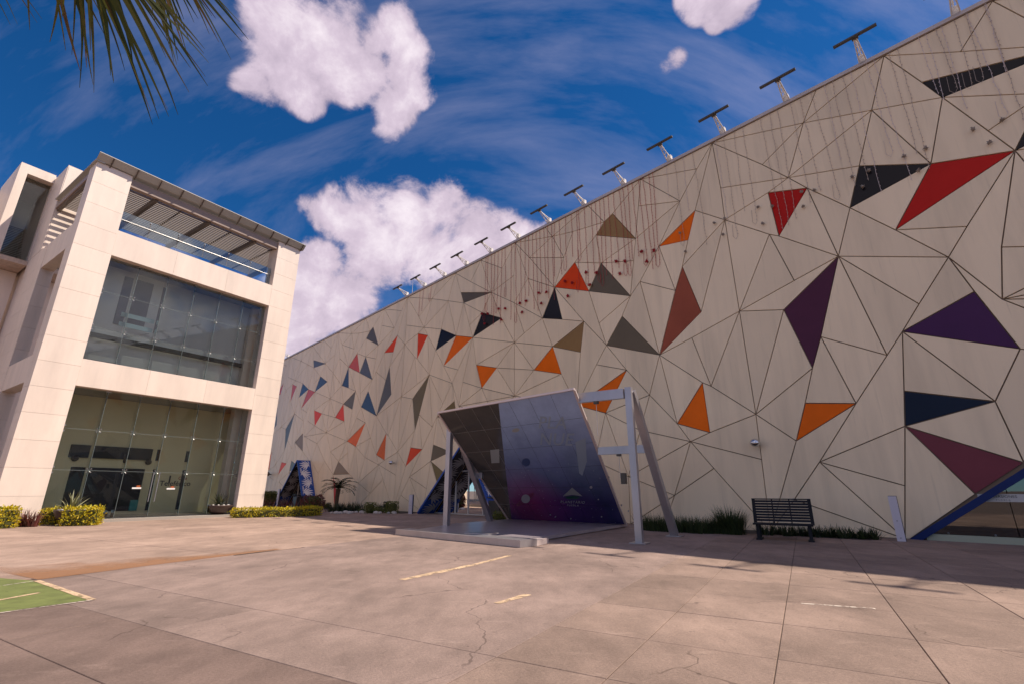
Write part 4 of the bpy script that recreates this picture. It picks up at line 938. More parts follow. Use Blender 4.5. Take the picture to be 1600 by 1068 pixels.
# posts and raking legs
beam(C(13.16, -10.98, 0), C(13.16, -10.98, 3.70), .18, .16, 'post', up=CE); beam(C(16.1, -11.2, 0), C(13.3, -11.0, 3.68), .20, .16, 'raking_leg')
beam(C(12.06, -4.05, 0), C(12.06, -4.05, 3.80), .17, .15, 'post', up=CE); beam(C(14.45, -3.84, 0), C(12.2, -4.02, 3.72), .20, .16, 'raking_leg')
for p in ((13.16, -10.98), (16.1, -11.2), (12.06, -4.05), (14.45, -3.84)):
    q = MB().box(C(p[0] - .2, p[1] - .2, .002), CE * .4, CM * .4, (0, 0, .02)); q.build('base_plate', m_sil, can)
beam(C(12.0, -5.45, 3.64), C(12.0, -4.16, 3.64), .12, .26, 'crossbeam'); beam(C(13.62, -5.62, 2.33), C(13.62, -4.05, 2.33), .12, .22, 'crossbeam')
beam(C(15.0, -11.2, 1.75), C(15.0, -10.85, 1.75), .12, .22, 'crossbeam')
PT0, PT1, PB0, PB1 = C(12.35, -10.82, 3.72), C(11.62, -5.42, 3.80), C(17.45, -11.28, .10), C(17.4, -6.12, .10)
_n = (PT1 - PT0).cross(PB0 - PT0); _q = C(0, -6.12, .10); PB1 = _q + CE * ((PT0 - _q).dot(_n) / CE.dot(_n))      # keep the sheet flat
def PP(a, b, h=0.0):
    """canopy sheet: a across 0..1, b down 0..1, h out of its printed face"""
    p = PT0.lerp(PT1, a).lerp(PB0.lerp(PB1, a), b); n = (PB0 - PT0).cross(PT1 - PT0).normalized()
    if n.y > 0: n = -n
    return p + n * h
m_pglass = mat('grey_glossy_sheet', (0.075, 0.070, 0.060), 0.09, 0, 0.9, noise=(1.2, .2, (1, 1, 1)))
NCx, NR = 7, 6
for i in range(NCx):
    for j in range(NR):
        a0, a1, b0, b1 = i / NCx + .0012, (i + 1) / NCx - .0012, j / NR + .0012, (j + 1) / NR - .0012
        MB().prism([PP(a0, b0), PP(a1, b0), PP(a1, b1), PP(a0, b1)], PP(.5, .5, -.02) - PP(.5, .5)).build('sheet', m_pglass, can)
MB().prism([PP(0, 0, -.022), PP(1, 0, -.022), PP(1, 1, -.022), PP(0, 1, -.022)], PP(.5, .5, -.04) - PP(.5, .5)).build('backing', mat('pale_joint_filler', (.34, .32, .29), .7), can)
for q0, q1 in ((PP(-.004, -.006), PP(1.006, -.006)), (PP(-.004, 0), PP(-.004, 1)), (PP(1.004, 0), PP(1.004, 1))): MB().bar(q0, q1, .07, .06).build('edge_trim', m_sil2, can)
m_jst = mat('grey_joint_strip', (.32, .30, .27), .5)
for i in range(1, NCx):
    bb = min(1.0, max(0.0, (.50 - i / NCx) / .47))
    if bb > 0.02: MB().bar(PP(i / NCx, .004, .003), PP(i / NCx, bb, .003), .008, .005, PP(.5, .5, 1) - PP(.5, .5)).build('joint_strip', m_jst, can)
for j in range(1, NR): MB().bar(PP(.004, j / NR, .003), PP(max(.02, .50 - .47 * j / NR), j / NR, .003), .008, .005, PP(.5, .5, 1) - PP(.5, .5)).build('joint_strip', m_jst, can)
# galaxy print on the sheet
def galaxymat():
    m = bpy.data.materials.new('galaxy_print'); m.use_nodes = True; nt = m.node_tree; b = nt.nodes['Principled BSDF']; N = nt.nodes.new; L = nt.links.new
    uvn = N('ShaderNodeTexCoord'); sp = N('ShaderNodeSeparateXYZ'); L(uvn.outputs['UV'], sp.inputs[0])
    def nz(sc, d, r=.6):
        t = N('ShaderNodeTexNoise'); t.inputs['Scale'].default_value = sc; t.inputs['Detail'].default_value = d; t.inputs['Roughness'].default_value = r; L(uvn.outputs['UV'], t.inputs['Vector']); return t.outputs['Fac']
    def mth(op, a, c, clamp=False):
        k = N('ShaderNodeMath'); k.operation = op; k.use_clamp = clamp
        for i, v in enumerate((a, c)):
            if isinstance(v, (int, float)): k.inputs[i].default_value = v
            else: L(v, k.inputs[i])
        return k.outputs[0]
    def mix(f, A, Bc):
        k = N('ShaderNodeMix'); k.data_type = 'RGBA'
        L(f, k.inputs[0])
        for i, v in ((6, A), (7, Bc)):
            if isinstance(v, tuple): k.inputs[i].default_value = (*v, 1)
            else: L(v, k.inputs[i])
        return k.outputs[2]
    def gauss(cx, cy, r, gain):
        dx = mth('POWER', mth('ABSOLUTE', mth('SUBTRACT', sp.outputs[0], cx), 0), 2.0); dy = mth('POWER', mth('ABSOLUTE', mth('SUBTRACT', sp.outputs[1], cy), 0), 2.0)
        return mth('MULTIPLY', mth('SUBTRACT', 1.0, mth('DIVIDE', mth('ADD', dx, dy), r * r), True), gain, True)
    n1 = nz(3.2, 8); n2 = nz(5.5, 9, .7); n3 = nz(1.7, 4)
    c = mix(mth('MULTIPLY', mth('SUBTRACT', n3, .42, True), 3.0, True), (.016, .018, .09), (.09, .075, .30))
    c = mix(mth('MULTIPLY', gauss(.30, .80, .36, 1.0), mth('ADD', n1, .25), True), c, (.34, .03, .16))
    c = mix(mth('MULTIPLY', gauss(.62, .90, .30, .7), mth('ADD', n1, .2), True), c, (.14, .03, .26))
    # paler haze printed towards the top
    top = mth('MULTIPLY', mth('SUBTRACT', .80, sp.outputs[1], True), 1.45, True)
    c = mix(mth('MULTIPLY', top, mth('ADD', n2, .35), True), c, (.40, .52, .78))
    c = mix(mth('MULTIPLY', gauss(.05, .42, .30, .6), n2, True), c, (.06, .11, .36))
    v = N('ShaderNodeTexVoronoi'); v.inputs['Scale'].default_value = 46; L(uvn.outputs['UV'], v.inputs['Vector'])
    star = mth('LESS_THAN', v.outputs['Distance'], .085); pick = N('ShaderNodeSeparateXYZ'); L(v.outputs['Color'], pick.inputs[0]); star = mth('MULTIPLY', star, mth('GREATER_THAN', pick.outputs[0], .62), True)
    c = mix(mth('MULTIPLY', star, mth('GREATER_THAN', sp.outputs[1], .45), True), c, (.75, .7, .8))
    L(c, b.inputs['Base Color']); b.inputs['Roughness'].default_value = .12; b.inputs['Specular IOR Level'].default_value = .45
    return m
pr = []
def plane_piece(poly_ab, h, name, mt, uvmap=False):
    vs = [PP(a, b, h) for a, b in poly_ab]; o = obj(name, vs, [tuple(range(len(vs)))], mt, can)
    if uvmap:
        l = o.data.uv_layers.new(name='UVMap')
        for k, (a, b) in enumerate(poly_ab): l.data[k].uv = (a, b)
    return o
m_gal = galaxymat()
# printed vinyl follows the joints of the sheets, cut along a slanting line on one side
def cut_left(b): return .50 - .47 * b
for j in range(NR):
    for i in range(NCx):
        a0, a1, b0, b1 = i / NCx + .0007, (i + 1) / NCx - .0007, j / NR + .0007, (j + 1) / NR - .0007
        l0, l1 = max(a0, cut_left(b0)), max(a0, cut_left(b1))
        if l1 >= a1: continue
        if l0 >= a1:
            bc = b0 + (b1 - b0) * (cut_left(b0) - a1) / max(1e-6, cut_left(b0) - cut_left(b1)); poly = [(a1, bc), (a1, b1), (l1, b1)]
        else: poly = [(l0, b0), (a1, b0), (a1, b1), (l1, b1)] + ([(a0, b0 + (b1 - b0) * (cut_left(b0) - a0) / max(1e-6, cut_left(b0) - cut_left(b1)))] if l0 > a0 + 1e-4 and l1 <= a0 + 1e-4 else [])
        plane_piece(poly, .004, 'print_sheet', m_gal, True)
def inv(x, y):
    """canopy coordinates of a photographed point on its face"""
    r = ray(x, y); best = None
    n = (PB0 - PT0).cross(PT1 - PT0).normalized(); o = Vector((0, 0, CAM_H)); t = (PT0 - o).dot(n) / r.dot(n); p = o + r * t
    a, b = .5, .5
    for _ in range(12):
        q = PP(a, b); da = (PP(a + .01, b) - q) / .01; db = (PP(a, b + .01) - q) / .01; e = p - q
        A, Bm, Cc = da.dot(da), da.dot(db), db.dot(db); r1, r2 = da.dot(e), db.dot(e); det = A * Cc - Bm * Bm
        a += (r1 * Cc - r2 * Bm) / det; b += (r2 * A - r1 * Bm) / det
    return a, b
m_lw = mat('white_print', (.42, .40, .44), .3); m_lw2 = mat('pale_print', (.34, .35, .34), .3); m_lg = mat('green_print', (.012, .075, .06), .3); m_pk = mat('pink_print', (.22, .035, .11), .3); m_bl = mat('blue_print', (.05, .08, .20), .3); m_gh = mat('faded_ghost_print', (.30, .37, .47), .3)
def pix(poly, h, name, mt): return plane_piece([inv(*q) for q in poly], h, name, mt)
pix([(879.5, 774), (894, 760.5), (900, 765.5), (910, 774), (895, 771.8)], .008, 'logo_tent', m_lw2); pix([(882, 775), (895, 772.8), (907, 775), (901, 778.5), (888, 778.5)], .008, 'logo_glass', m_lg)
def txt(body, x, y, hpx, mt, sp):
    a0, b0 = inv(x, y); ax, bx = inv(x + 20, y + .55); ay, by = inv(x + .8, y - 5)
    text_mesh('lettering', body, 1.0, mt, can, lambda tx, ty: PP(a0 + (ax - a0) * tx * hpx / 20 + (ay - a0) * ty * hpx / 5, b0 + (bx - b0) * tx * hpx / 20 + (by - b0) * ty * hpx / 5, .009), spacing=sp, bold=.008)
txt('PLANETARIO', 894.5, 785, 5.6, m_lw, 1.22); txt('PUEBLA', 895, 789.5, 3.9, m_lw, 1.5)
def disc(x, y, rx, ry, mt, name, tilt=0, h=.008, n=22): return pix([(x + rx * math.cos(t) * math.cos(tilt) - ry * math.sin(t) * math.sin(tilt), y + rx * math.cos(t) * math.sin(tilt) + ry * math.sin(t) * math.cos(tilt)) for t in [2 * math.pi * k / n for k in range(n)]], h, name, mt)
disc(821, 779, 17, 4.2, m_pk, 'planet_ring', -.62); disc(821.5, 778, 6.8, 6.8, m_lw, 'planet', 0, .010); disc(822, 721, 6.5, 6.5, m_bl, 'planet'); disc(806, 671, 6, 3, m_lw2, 'planet', -.2); disc(950, 745, 2.5, 2.5, m_bl, 'planet')
for k, (x, y, r_) in enumerate(((923.6, 760, 2.2), (971, 788, 1.6), (860, 803, 1.2), (948, 745, 1.2), (935, 779, 1.1), (868, 806, 1.2), (892, 809, 1.1), (940, 806, 1.2), (982, 797, 1.2))): disc(x, y, r_, r_, m_lw, 'star', n=8)
for body, x, y, hp in (('PLA', 862, 668, 26), ('NUE', 868, 694, 26)): txt(body, x, y, hp, m_gh, 1.05)
pix([(899, 690), (915, 683), (917, 720), (910, 742), (905, 738)], .0065, 'faded_figure', m_gh)
ppr = [(766, 702), (780, 700.5), (780.5, 722), (768, 722.5)]; pix(ppr, .006, 'paper_notice', mat('grey_paper', (.36, .38, .37), .7))
for x0, y0, x1, y1 in ((951, 708, 1), (1, 1, 1)) if False else (): pass
for x, y, z in ((933, 624, 3.5), (966, 706, 2.2)):
    pass
for E, M, zt, zb in ((12.0, -4.95, 3.5, 2.6), (13.62, -5.0, 2.22, 1.55)):
    MB().tube([C(E, M, zt), C(E, M, zb)], .008, 4).build('hanger_wire', m_sil, can); MB().box(C(E - .05, M - .06, zt - .06), CE * .1, CM * .12, (0, 0, .08)).build('hanger_clamp', m_lampbar, can)
MB().box(C(14.4, -5.28, 1.40), CE * .16, CM * .14, (0, 0, .32)).build('spotlight', m_lampbar, can)

# low steel platform under the canopy
m_plat = mat('lilac_grey_deck', (0.46, 0.40, 0.42), 0.30, 0.3, noise=(1.5, .15, (1, 1, 1)))
pf = empty('steel_platform', C(13, -8.5, 0), 'low lilac grey steel platform with a loose front beam under the canopy', 'platform')
MB().prism([C(11.15, -10.55, .02), C(10.75, -6.3, .02), C(17.3, -6.2, .02), C(17.4, -11.2, .02), C(14.2, -11.4, .02)], (0, 0, .085)).build('deck', m_plat, pf)
MB().prism([C(10.56, -10.68, .003), C(9.72, -5.98, .003), C(10.25, -5.85, .003), C(11.05, -10.6, .003)], (0, 0, .15)).build('front_beam', m_sil, pf)
MB().prism([C(10.25, -5.85, .003), C(10.9, -5.9, .003), C(10.72, -6.25, .003), C(10.27, -6.2, .003)], (0, 0, .12)).build('end_piece', m_sil2, pf)
MB().box(C(10.45, -8.1, .156), CE * .45, CM * .75, (0, 0, .02)).build('loose_cover', m_sil, pf)

# ------------------------------------------------------------------ bench, posts, bins
m_bench = mat('dark_painted_slats', (0.012, 0.012, 0.016), 0.6, 0, 0.2, noise=(5, .2, (1, 1, 1)))
def make_bench():
    a, b = gpx(1184, 842), gpx(1271, 846); t = empty('park_bench', (a + b) / 2, 'dark slatted bench with a tall leaning back by the panelled wall', 'bench')
    x = (b - a).normalized(); L = (b - a).length; y = Vector((-x.y, x.x, 0)); zz = Vector((0, 0, 1))
    def P(u, v, w): return a + x * u + y * v + zz * w
    def bx(u0, u1, v0, v1, w0, w1, nm): MB().box(P(u0, v0, w0), x * (u1 - u0), y * (v1 - v0), (0, 0, w1 - w0)).build(nm, m_bench, t)
    for u in (0, L - .07):
        bx(u, u + .07, -.02, .06, 0, .36, 'leg'); bx(u, u + .07, .40, .48, 0, .36, 'leg'); bx(u - .03, u + .10, -.05, .52, .0, .035, 'foot')
    for k in range(5): bx(-.06, L + .06, -.06 + k * .108, .03 + k * .108, .362, .40, 'seat_slat')
    bk = lambda w: .46 + (w - .4) * .30
    for k in range(8):
        w = .43 + k * .068; MB().prism([P(-.04, bk(w), w), P(L + .04, bk(w), w), P(L + .04, bk(w + .056), w + .056), P(-.04, bk(w + .056), w + .056)], y * .022).build('back_slat', m_bench, t)
    for u in (-.085, L + .005, L / 3 - .02, 2 * L / 3 - .02):
        wd = .08 if u < 0 or u > L else .03
        MB().prism([P(u, bk(.36) + .023, .36), P(u + wd, bk(.36) + .023, .36), P(u + wd, bk(.985) + .023, .985), P(u, bk(.985) + .023, .985)], y * .035).build('back_stile', m_bench, t)
    w = .975; MB().prism([P(-.085, bk(w), w), P(L + .085, bk(w), w), P(L + .085, bk(w + .03), w + .03), P(-.085, bk(w + .03), w + .03)], y * .05).build('top_rail', m_bench, t)
make_bench()
m_postw = mat('lilac_white_post', (.56, .52, .58), .45); m_postd = mat('dark_post_side', (.03, .03, .05), .5)
def bollard(x, y, h, w, label):
    p = gpx(x, y); t = empty('bollard', p, label, 'bollard', None)
    MB().prism([p - WD * w / 2, p + WD * w / 2, p + WD * w / 2 - WNV * .05, p - WD * w / 2 - WNV * .05], (0, 0, h)).build('face_plate', m_postw, t)
    MB().prism([p - WD * w / 2 - WNV * .051, p + WD * w / 2 - WNV * .051, p + WD * w / 2 - WNV * .12, p - WD * w / 2 - WNV * .12], (0, 0, h + .01)).build('back_plate', m_postd, t)
    for dz in (.08, h * .45): MB().tube([p + WNV * .0 + Vector((0, 0, dz)), p + WNV * .012 + Vector((0, 0, dz))], .012, 6).build('bolt', m_lampbar, t)
bollard(1409, 845, 1.07, .17, 'lilac white bollard beside the blue-edged shop window'); bollard(640, 802, 1.0, .30, 'pale bollard with a dark back beside the topiary shrubs'); bollard(432, 790, 1.35, .30, 'pale bollard by the far portal beside the cafe hedge')
m_bin = mat('black_bin', (.015, .015, .018), .4); m_bag = mat('pale_blue_bag', (.30, .42, .50), .6)
p = gpx(158, 812.5); t = empty('litter_bin', p, 'black litter bin with a pale blue bag at the cafe glass', 'bin')
MB().lathe(p, [(.14, 0), (.17, .32), (.18, .34)], 14).build('body', m_bin, t); b = MB()
b.lathe(p + Vector((0, 0, .34)), [(.185, -.04), (.19, .0), (.15, .04), (.07, .08), (.02, .06)], 11); b.build('bag', m_bag, t, True)
def cabinet(p, label):
    t = empty('display_case', p, label, 'display case'); q = Vector((p.x, p.y, 0))
    MB().box(q - WD * .35 - WNV * .25, WD * .7, WNV * .5, (0, 0, .78)).build('cabinet', m_bin, t)
    MB().prism([q - WD * .40 - WNV * .3 + Vector((0, 0, .79)), q + WD * .4 - WNV * .3 + Vector((0, 0, .79)), q + WD * .4 + WNV * .3 + Vector((0, 0, .9)), q - WD * .4 + WNV * .3 + Vector((0, 0, .9))], (0, 0, .04)).build('lid', m_bin, t)
cabinet(W(14.55, 1.15, 0), 'black display case beside the portal under the tilted canopy'); cabinet(W(36.9, 1.6, 0), 'black display case at the far portal behind the cafe hedge')

# ------------------------------------------------------------------ planting
m_soil = mat('dark_soil', (.05, .036, .026), .95, noise=(8, .4, (1, 1, 1)), bump=(20, .8))
for u0, u1, p1, nm in ((0.55, 6.6, 1.25, 'soil under the grasses by the bench'), (21.9, 36.5, 1.9, 'soil strip under the palm and topiary')):
    pts = [W(u0, .01, .006), W(u1, .01, .006), W(u1, p1, .006), W(u0, p1 * .9, .006)]; tag(obj('planting_bed', pts, [(0, 1, 2, 3)], m_soil), nm, kind='structure')
m_hedge = leafmat('golden_hedge_leaf', [(.26, .24, .012), (.55, .44, .012), (.78, .56, .010), (.40, .40, .02), (.66, .46, .02)], .45, .3)
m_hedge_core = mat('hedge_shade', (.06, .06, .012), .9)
m_green = leafmat('green_leaf', [(.020, .045, .012), (.05, .085, .018), (.085, .12, .02), (.035, .06, .015)], .5, .25)
m_lime = leafmat('lime_leaf', [(.05, .075, .012), (.12, .14, .018), (.17, .17, .02), (.075, .10, .015)], .5, .25)
m_dkleaf = leafmat('dark_leaf', [(.010, .022, .008), (.025, .042, .012), (.04, .06, .018)], .5, .2)
m_redleaf = leafmat('wine_leaf', [(.10, .025, .025), (.20, .05, .04), (.13, .06, .04), (.28, .10, .08)], .45, .25)
m_agave = leafmat('variegated_blade', [(.13, .15, .06), (.30, .28, .15), (.20, .20, .09)], .45, .15)
m_blade = leafmat('grass_blade', [(.015, .032, .012), (.035, .06, .018), (.055, .08, .022), (.02, .04, .016)], .5, .3)
m_bark = mat('palm_bark', (.10, .065, .04), .9, noise=(20, .3, (1, 1, 4)), bump=(25, 1.0))
def leaf(b, p, d, up, ln, wd):
    d = d.normalized(); x = d.cross(up)
    if x.length < 1e-3: x = d.cross(Vector((1, .3, .2)))
    x.normalize(); q = p + d * ln * .5 + x.cross(d) * ln * .08; i = len(b.v)
    b.v += [tuple(p), tuple(q + x * wd / 2), tuple(p + d * ln), tuple(q - x * wd / 2)]; b.f.append((i, i + 1, i + 2, i + 3))
def rv(r): return Vector((r.uniform(-1, 1), r.uniform(-1, 1), r.uniform(-1, 1)))
def box_hedge(a, b_, depth, h, label, mt=None, seed=1, name='clipped_hedge', dens=520, ls=.075, group=None):
    """clipped hedge on the ground segment a-b, going back by depth"""
    rr = random.Random(seed); x = (b_ - a); L = x.length; x.normalize(); y = Vector((-x.y, x.x, 0)); t = empty(name, (a + b_) / 2 + y * depth / 2, label, 'hedge', group); f = MB()
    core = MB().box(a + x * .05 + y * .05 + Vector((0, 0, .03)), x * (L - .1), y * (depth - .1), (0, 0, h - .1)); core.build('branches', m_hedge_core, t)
    area = [(L * h, 0), (L * depth, 1), (depth * h, 2), (depth * h, 3), (L * h, 4)]
    for ar, sd in area:
        for _ in range(int(ar * dens)):
            u, v = rr.random(), rr.random(); j = rr.gauss(-.02, .035); lump = .03 * math.sin(u * L * 6 + seed) * math.sin(v * 7)
            if sd == 0: p = a + x * u * L + y * (-j - lump) + Vector((0, 0, v * h)); n = -y
            elif sd == 1: p = a + x * u * L + y * v * depth + Vector((0, 0, h + j + lump)); n = Vector((0, 0, 1))
            elif sd == 2: p = a + x * (-j - lump) + y * u * depth + Vector((0, 0, v * h)); n = -x
            elif sd == 3: p = a + x * (L + j + lump) + y * u * depth + Vector((0, 0, v * h)); n = x
            else: p = a + x * u * L + y * (depth + j) + Vector((0, 0, v * h)); n = y
            leaf(f, p, n * .6 + rv(rr) * .9 + Vector((0, 0, .25)), rv(rr), ls * rr.uniform(.7, 1.4), ls * .62)
    f.build('foliage', mt or m_hedge, t); return t
def round_shrub(p, r, h, label, mt, seed=1, dens=420, ls=.06, name='topiary_shrub', group=None, sq=False):
    rr = random.Random(seed); t = empty(name, p, label, 'shrub', group); f = MB()
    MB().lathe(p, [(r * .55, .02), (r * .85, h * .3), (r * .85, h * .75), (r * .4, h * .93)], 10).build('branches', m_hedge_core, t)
    for _ in range(int(dens * (2 * math.pi * r * h + math.pi * r * r))):
        a = rr.random() * 2 * math.pi; k = rr.random()
        if sq: rad, z = (r, k * h / .8) if k < .8 else (r * math.sqrt(rr.random()), h)
        else:
            th = math.acos(1 - 2 * k * .95); rad, z = r * math.sin(th) ** .7, h * .5 * (1 - math.cos(th))
        rad *= rr.uniform(.88, 1.06); n = Vector((math.cos(a), math.sin(a), .35)); leaf(f, p + Vector((math.cos(a) * rad, math.sin(a) * rad, min(h * 1.03, z + rr.gauss(0, .02)))), n + rv(rr) * .8, rv(rr), ls * rr.uniform(.7, 1.4), ls * .6)
    f.build('foliage', mt, t); return t
def blade(b, p, az, tilt, ln, wd, bend, n=4):
    """a strap leaf: thin strip that arches over"""
    d = Vector((math.cos(az), math.sin(az), 0)); x = Vector((-d.y, d.x, 0)); q = Vector(p); a = tilt; i0 = len(b.v)
    for k in range(n + 1):
        w = wd * (1 - (k / n) ** 1.5) * (.75 + .25 * min(1, k)) + .0015
        b.v += [tuple(q - x * w / 2), tuple(q + x * w / 2)]
        q = q + (d * math.sin(a) + Vector((0, 0, math.cos(a)))) * ln / n; a += bend / n
    for k in range(n): b.f.append((i0 + 2 * k, i0 + 2 * k + 1, i0 + 2 * k + 3, i0 + 2 * k + 2))
def tuft(p, n, h, spread, wd, label, mt, seed, name='grass_clump', cat='grass', rad=.15, bend=.9, group=None):
    rr = random.Random(seed); b = MB()
    for _ in range(n):
        a = rr.random() * 2 * math.pi; q = Vector(p) + Vector((math.cos(a), math.sin(a), 0)) * rr.random() ** .6 * rad
        blade(b, q, a + rr.uniform(-.5, .5), rr.uniform(.02, spread), h * rr.uniform(.6, 1.1), wd * rr.uniform(.7, 1.2), rr.uniform(.2, bend))
    return tag(b.build(name, mt, loc=p), label, cat, group)
# clipped golden hedges at the cafe
def hedge_px(x0, x1, y0, y1, yt, depth, label, seed, **k):
    a, b = gpx(x0, y0), gpx(x1, y1); r = ray(x0, yt); h = CAM_H + r.z * (math.hypot(a.x, a.y) / math.hypot(r.x, r.y)); return box_hedge(a, b, depth, h, label, None, seed, **k)
hedge_px(-60, 25, 828, 824, 795, .7, 'golden clipped hedge under the shaded end of the cafe column', 1); hedge_px(92, 149, 821.5, 820, 794, .8, 'golden clipped box hedge in front of the cafe glass beside the spiky planter', 2); hedge_px(58, 83, 820, 820, 795, .5, 'narrow golden hedge stub between wine-leaved plants and cafe glass', 3)
hedge_px(361, 474, 808.5, 806, 795, .8, 'long low golden hedge below the cafe column, sunlit', 4, dens=380); hedge_px(481, 502.5, 806, 804.5, 792.5, .8, 'short low green-gold hedge block at the shadow edge', 5, dens=380)
for k, x in enumerate((30, 38, 46, 53)): tuft(gpx(x, 822), 26, .62, .45, .05, 'wine-leaved strap plant between the golden hedge blocks', m_redleaf, 20 + k, 'wine_leaf_plant', 'plant', .12, .6, 'wine-leaved plants by the hedge')
for k in range(9): tuft(gpx(402 + k * 9.5, 800 - k * .25), 22, .85, .4, .06, 'wine-leaved strap plant behind the long low hedge', m_redleaf, 40 + k, 'wine_leaf_plant', 'plant', .2, .6, 'wine-leaved plants behind the long hedge')
round_shrub(gpx(487, 801), .55, 1.0, 'brown wine-leaved bush behind the long low hedge end', m_redleaf, 5, 160, .12, 'wine_bush'); round_shrub(W(44.2, 1.6, 0), 1.0, 1.25, 'round green bush beside the far bollard', m_lime, 8, 160, .1, 'garden_bush')
# potted agaves
m_bowl = mat('brown_iron_bowl', (.07, .042, .034), .5, .2)
def bowl(p, r, label, seed):
    t = empty('planter', p, label, 'planter'); b = MB()
    b.lathe(p + Vector((0, 0, .12)), [(r * .35, 0), (r * .75, .12), (r * .98, .36), (r * 1.0, .42), (r * .9, .42), (r * .86, .36)], 18); b.build('bowl', m_bowl, t, True)
    for k in range(3): a = k * 2.1; d = Vector((math.cos(a), math.sin(a), 0)); MB().tube([p + d * r * .4, p + d * r * .45 + Vector((0, 0, .2))], .025, 5).build('foot', m_bowl, t)
    b = MB(); rr = random.Random(seed)
    for k in range(30): blade(b, p + Vector((0, 0, .48)) + rv(rr) * .05, k * 2.4, .15 + 1.1 * (k / 30), .78 * rr.uniform(.8, 1.05), .085, .35, 4)
    b.build('agave_rosette', m_agave, t); b = MB()
    for k in range(12): a = k * .52; b.ball(p + Vector((math.cos(a) * r * .72, math.sin(a) * r * .72, .52)), .06, 6, 4)
    b.build('pebbles', mat('white_pebbles', (.62, .58, .52), .8), t)
bowl(gpx(339, 806), .62, 'iron bowl planter with a spiky agave at the cafe glass corner', 3)
bowl(K(-6.55, 1.35, 0), .5, 'iron bowl planter with a spiky agave behind the box hedge', 4)
# bed along the wall in the shade
for x, y, w, yt, mt, sq, lb in ((577.5, 801, 14, 785, m_lime, True, 'round-topped lime topiary drum next to a dark low bush'), (612.5, 801.5, 15, 783.5, m_lime, True, 'tall lime topiary drum beside the pale bollard'), (604, 799, 9, 783.5, m_dkleaf, True, 'slim dark topiary drum behind the tall lime one'), (592, 801, 17, 793, m_lime, True, 'low lime topiary block between two taller drums'),
        (562, 800, 6.5, 794, m_green, False, 'small green topiary ball among white stones'), (511, 793, 8, 785, m_dkleaf, True, 'dark square topiary near the small palm'), (498, 793, 14, 785, m_green, False, 'low green bush beyond the short hedge block'), (490, 791, 14, 782, m_lime, False, 'lime bush at the foot of the far portal'), (781, 813, 18, 797, m_lime, False, 'lime topiary ball at the canopy foot by the black display case')):
    p = gpx(x, y); r = ray(x, yt); h = CAM_H + r.z * (math.hypot(p.x, p.y) / math.hypot(r.x, r.y)); rad = w / 2 / F_PX * p.y * 1.05
    round_shrub(p, rad, h, lb, mt, int(x), 330, .07, 'topiary_shrub', None, sq)
rr = random.Random(5)
for k in range(20):
    x = 516 + k * 5.8; 
    if 568 < x < 588 or 600 < x < 620: continue
    tuft(gpx(x + rr.uniform(-2, 2), 797.5 + rr.uniform(-1, 1.5)), 60, .62, .7, .035, 'dark strap-leaved tuft in the shaded wall bed below the palm', m_dkleaf, 60 + k, 'strap_leaf_tuft', 'plant', .4, 1.0, 'strap-leaved tufts in the palm bed')
m_rock = mat('white_rock', (.55, .50, .45), .85, bump=(12, .6))
for k in range(16):
    p = gpx(520 + k * 6.3 + rr.uniform(-2, 2), 801 + rr.uniform(-.6, .8)); b = MB(); b.ball(p + Vector((0, 0, .05)), rr.uniform(.08, .18), 7, 5, .6); tag(b.build('rock', m_rock), 'small white border rock at the edge of the palm bed', 'rock', 'white rocks edging the palm bed')
# small palm
def small_palm():
    p = W(30.4, 1.5, 0); t = empty('palm_tree', p, 'small feathery palm in the shaded bed against the panelled wall', 'palm tree'); rr = random.Random(4)
    MB().tube([p, p + Vector((0, .02, .7)), p + Vector((.03, .03, 1.35))], .12, 9, .15).build('trunk', m_bark, t); top = p + Vector((.03, .03, 1.35))
    for k in range(22):
        az = k * 2.399 + rr.uniform(-.2, .2); el = .25 + 1.25 * (k / 22); L = rr.uniform(1.15, 1.5); d = Vector((math.cos(az), math.sin(az), 0)); x = Vector((-d.y, d.x, 0)); b = MB(); q = top.copy(); a = el * .9; pts = [q.copy()]
        for s in range(9): q = q + (d * math.sin(a) + Vector((0, 0, math.cos(a)))) * L / 9; a += .16; pts.append(q.copy())
        b.tube(pts, .016, 4, .005)
        for s in range(1, 10):
            for side in (-1, 1):
                for o in (0, .5):
                    pp = pts[s - 1].lerp(pts[s], o); tn = (pts[s] - pts[s - 1]).normalized(); leaf(b, pp, x * side * .9 + tn * .55 + Vector((0, 0, .15 - .3 * o)), Vector((0, 0, 1)), .42 * (1 - .5 * abs(s - 4.5) / 5), .045)
        b.build('frond', m_dkleaf, t)
small_palm()
# grasses and lilies along the near wall
for k in range(22):
    x = 1004 + k * 6.2; u, pp = 0, 0; g = gpx(x, 827 + k * .32 + rr.uniform(-1, 1)); tuft(g, 90, .40 + (.05 if k % 3 else .14), .45, .016, 'fine green grass clump in the bed behind the raking canopy leg', m_blade, 100 + k, 'grass_clump', 'grass', .2, .7, 'fine grass clumps by the canopy leg')
tuft(gpx(1140, 833), 420, .80, .55, .02, 'big bushy fountain grass beside the dark bench', m_blade, 200, 'fountain_grass', 'grass', .30, .8); tuft(gpx(1152, 834), 260, .66, .6, .02, 'lower fountain grass touching the bench end', m_blade, 201, 'fountain_grass', 'grass', .24, .8)
for k in range(19):
    x = 1192 + k * 9.8; tuft(gpx(x, 834 + k * .42 + rr.uniform(-1, 1)), 42, .34, .75, .032, 'dark lily clump at the wall foot behind and beside the bench', m_dkleaf, 220 + k, 'lily_clump', 'plant', .14, 1.1, 'lily clumps at the wall foot')
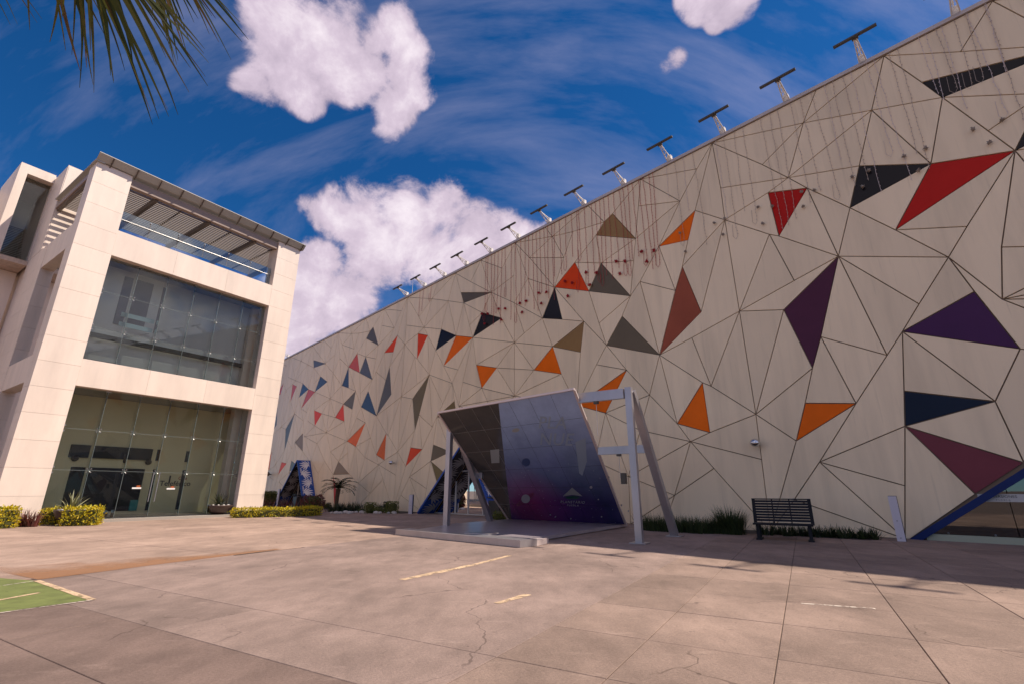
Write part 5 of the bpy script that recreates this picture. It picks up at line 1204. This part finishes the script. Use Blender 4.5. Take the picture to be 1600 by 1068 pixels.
# ------------------------------------------------------------------ fan palm whose leaves hang into view
def fan_palm():
    m_frond = leafmat('palm_leaflet', [(.022, .040, .010), (.055, .075, .014), (.12, .11, .02), (.04, .06, .012), (.16, .09, .03)], .45, .3); m_tip = m_frond
    def at(x, y, dist):
        r = ray(x, y).normalized(); return Vector((0, 0, CAM_H)) + r * dist
    crown = at(-330, -560, 5.2); base = Vector((crown.x, crown.y, 0)); t = empty('fan_palm', base, 'tall fan palm with long drooping leaves overhanging the plaza', 'palm tree'); rr = random.Random(9)
    MB().tube([base, base + Vector((.05, 0, 2)), crown], .22, 10, .16).build('trunk', m_bark, t)
    def fan(hub, droop_dir, n, Lm, seed, spread):
        r2 = random.Random(seed); b = MB(); b.tube([crown, crown.lerp(hub, .5) + Vector((0, 0, .25)), hub], .018, 5, .012)
        side = droop_dir.cross(Vector((0, 0, 1))).normalized()
        for k in range(n):
            f = (k + r2.uniform(-.4, .4)) / (n - 1) - .5; a = f * spread
            d = (droop_dir * math.cos(a) + side * math.sin(a)).normalized() + rv(r2) * .10; L = Lm * r2.uniform(.62, 1.0) * (1 - .25 * abs(f)); q = hub + rv(r2) * .05; w0 = r2.uniform(.010, .024); i0 = len(b.v); nn = 8
            x = d.cross(ray(150, 40)).normalized(); x = (x + rv(r2) * .45).normalized(); curl = rv(r2) * .05
            for s in range(nn + 1):
                w = w0 * (1 - (s / nn) ** 2.2) + .002; b.v += [tuple(q - x * w / 2), tuple(q + x * w / 2)]
                q = q + d * L / nn; d = (d + Vector((0, 0, -.045)) + curl * (s / nn)).normalized()
            for s in range(nn): b.f.append((i0 + 2 * s, i0 + 2 * s + 1, i0 + 2 * s + 3, i0 + 2 * s + 2))
        b.build('fan_leaf', m_frond, t)
    fan(at(110, -140, 3.6), (at(225, 90, 3.6) - at(110, -140, 3.6)).normalized(), 40, .92, 1, 1.35)
    fan(at(200, -150, 4.0), (at(330, 60, 3.9) - at(200, -150, 4.0)).normalized(), 24, .86, 2, 1.0)
    fan(at(40, -140, 3.8), (at(110, 60, 3.8) - at(40, -140, 3.8)).normalized(), 8, .70, 3, 1.0)
    for k in range(6):
        az = 2.2 + k * .8; hub = crown + Vector((math.cos(az) * 1.1, math.sin(az) * 1.1, .3)); fan(hub, Vector((math.cos(az), math.sin(az), -.35)).normalized(), 34, 1.2, 10 + k, 2.2)
fan_palm()
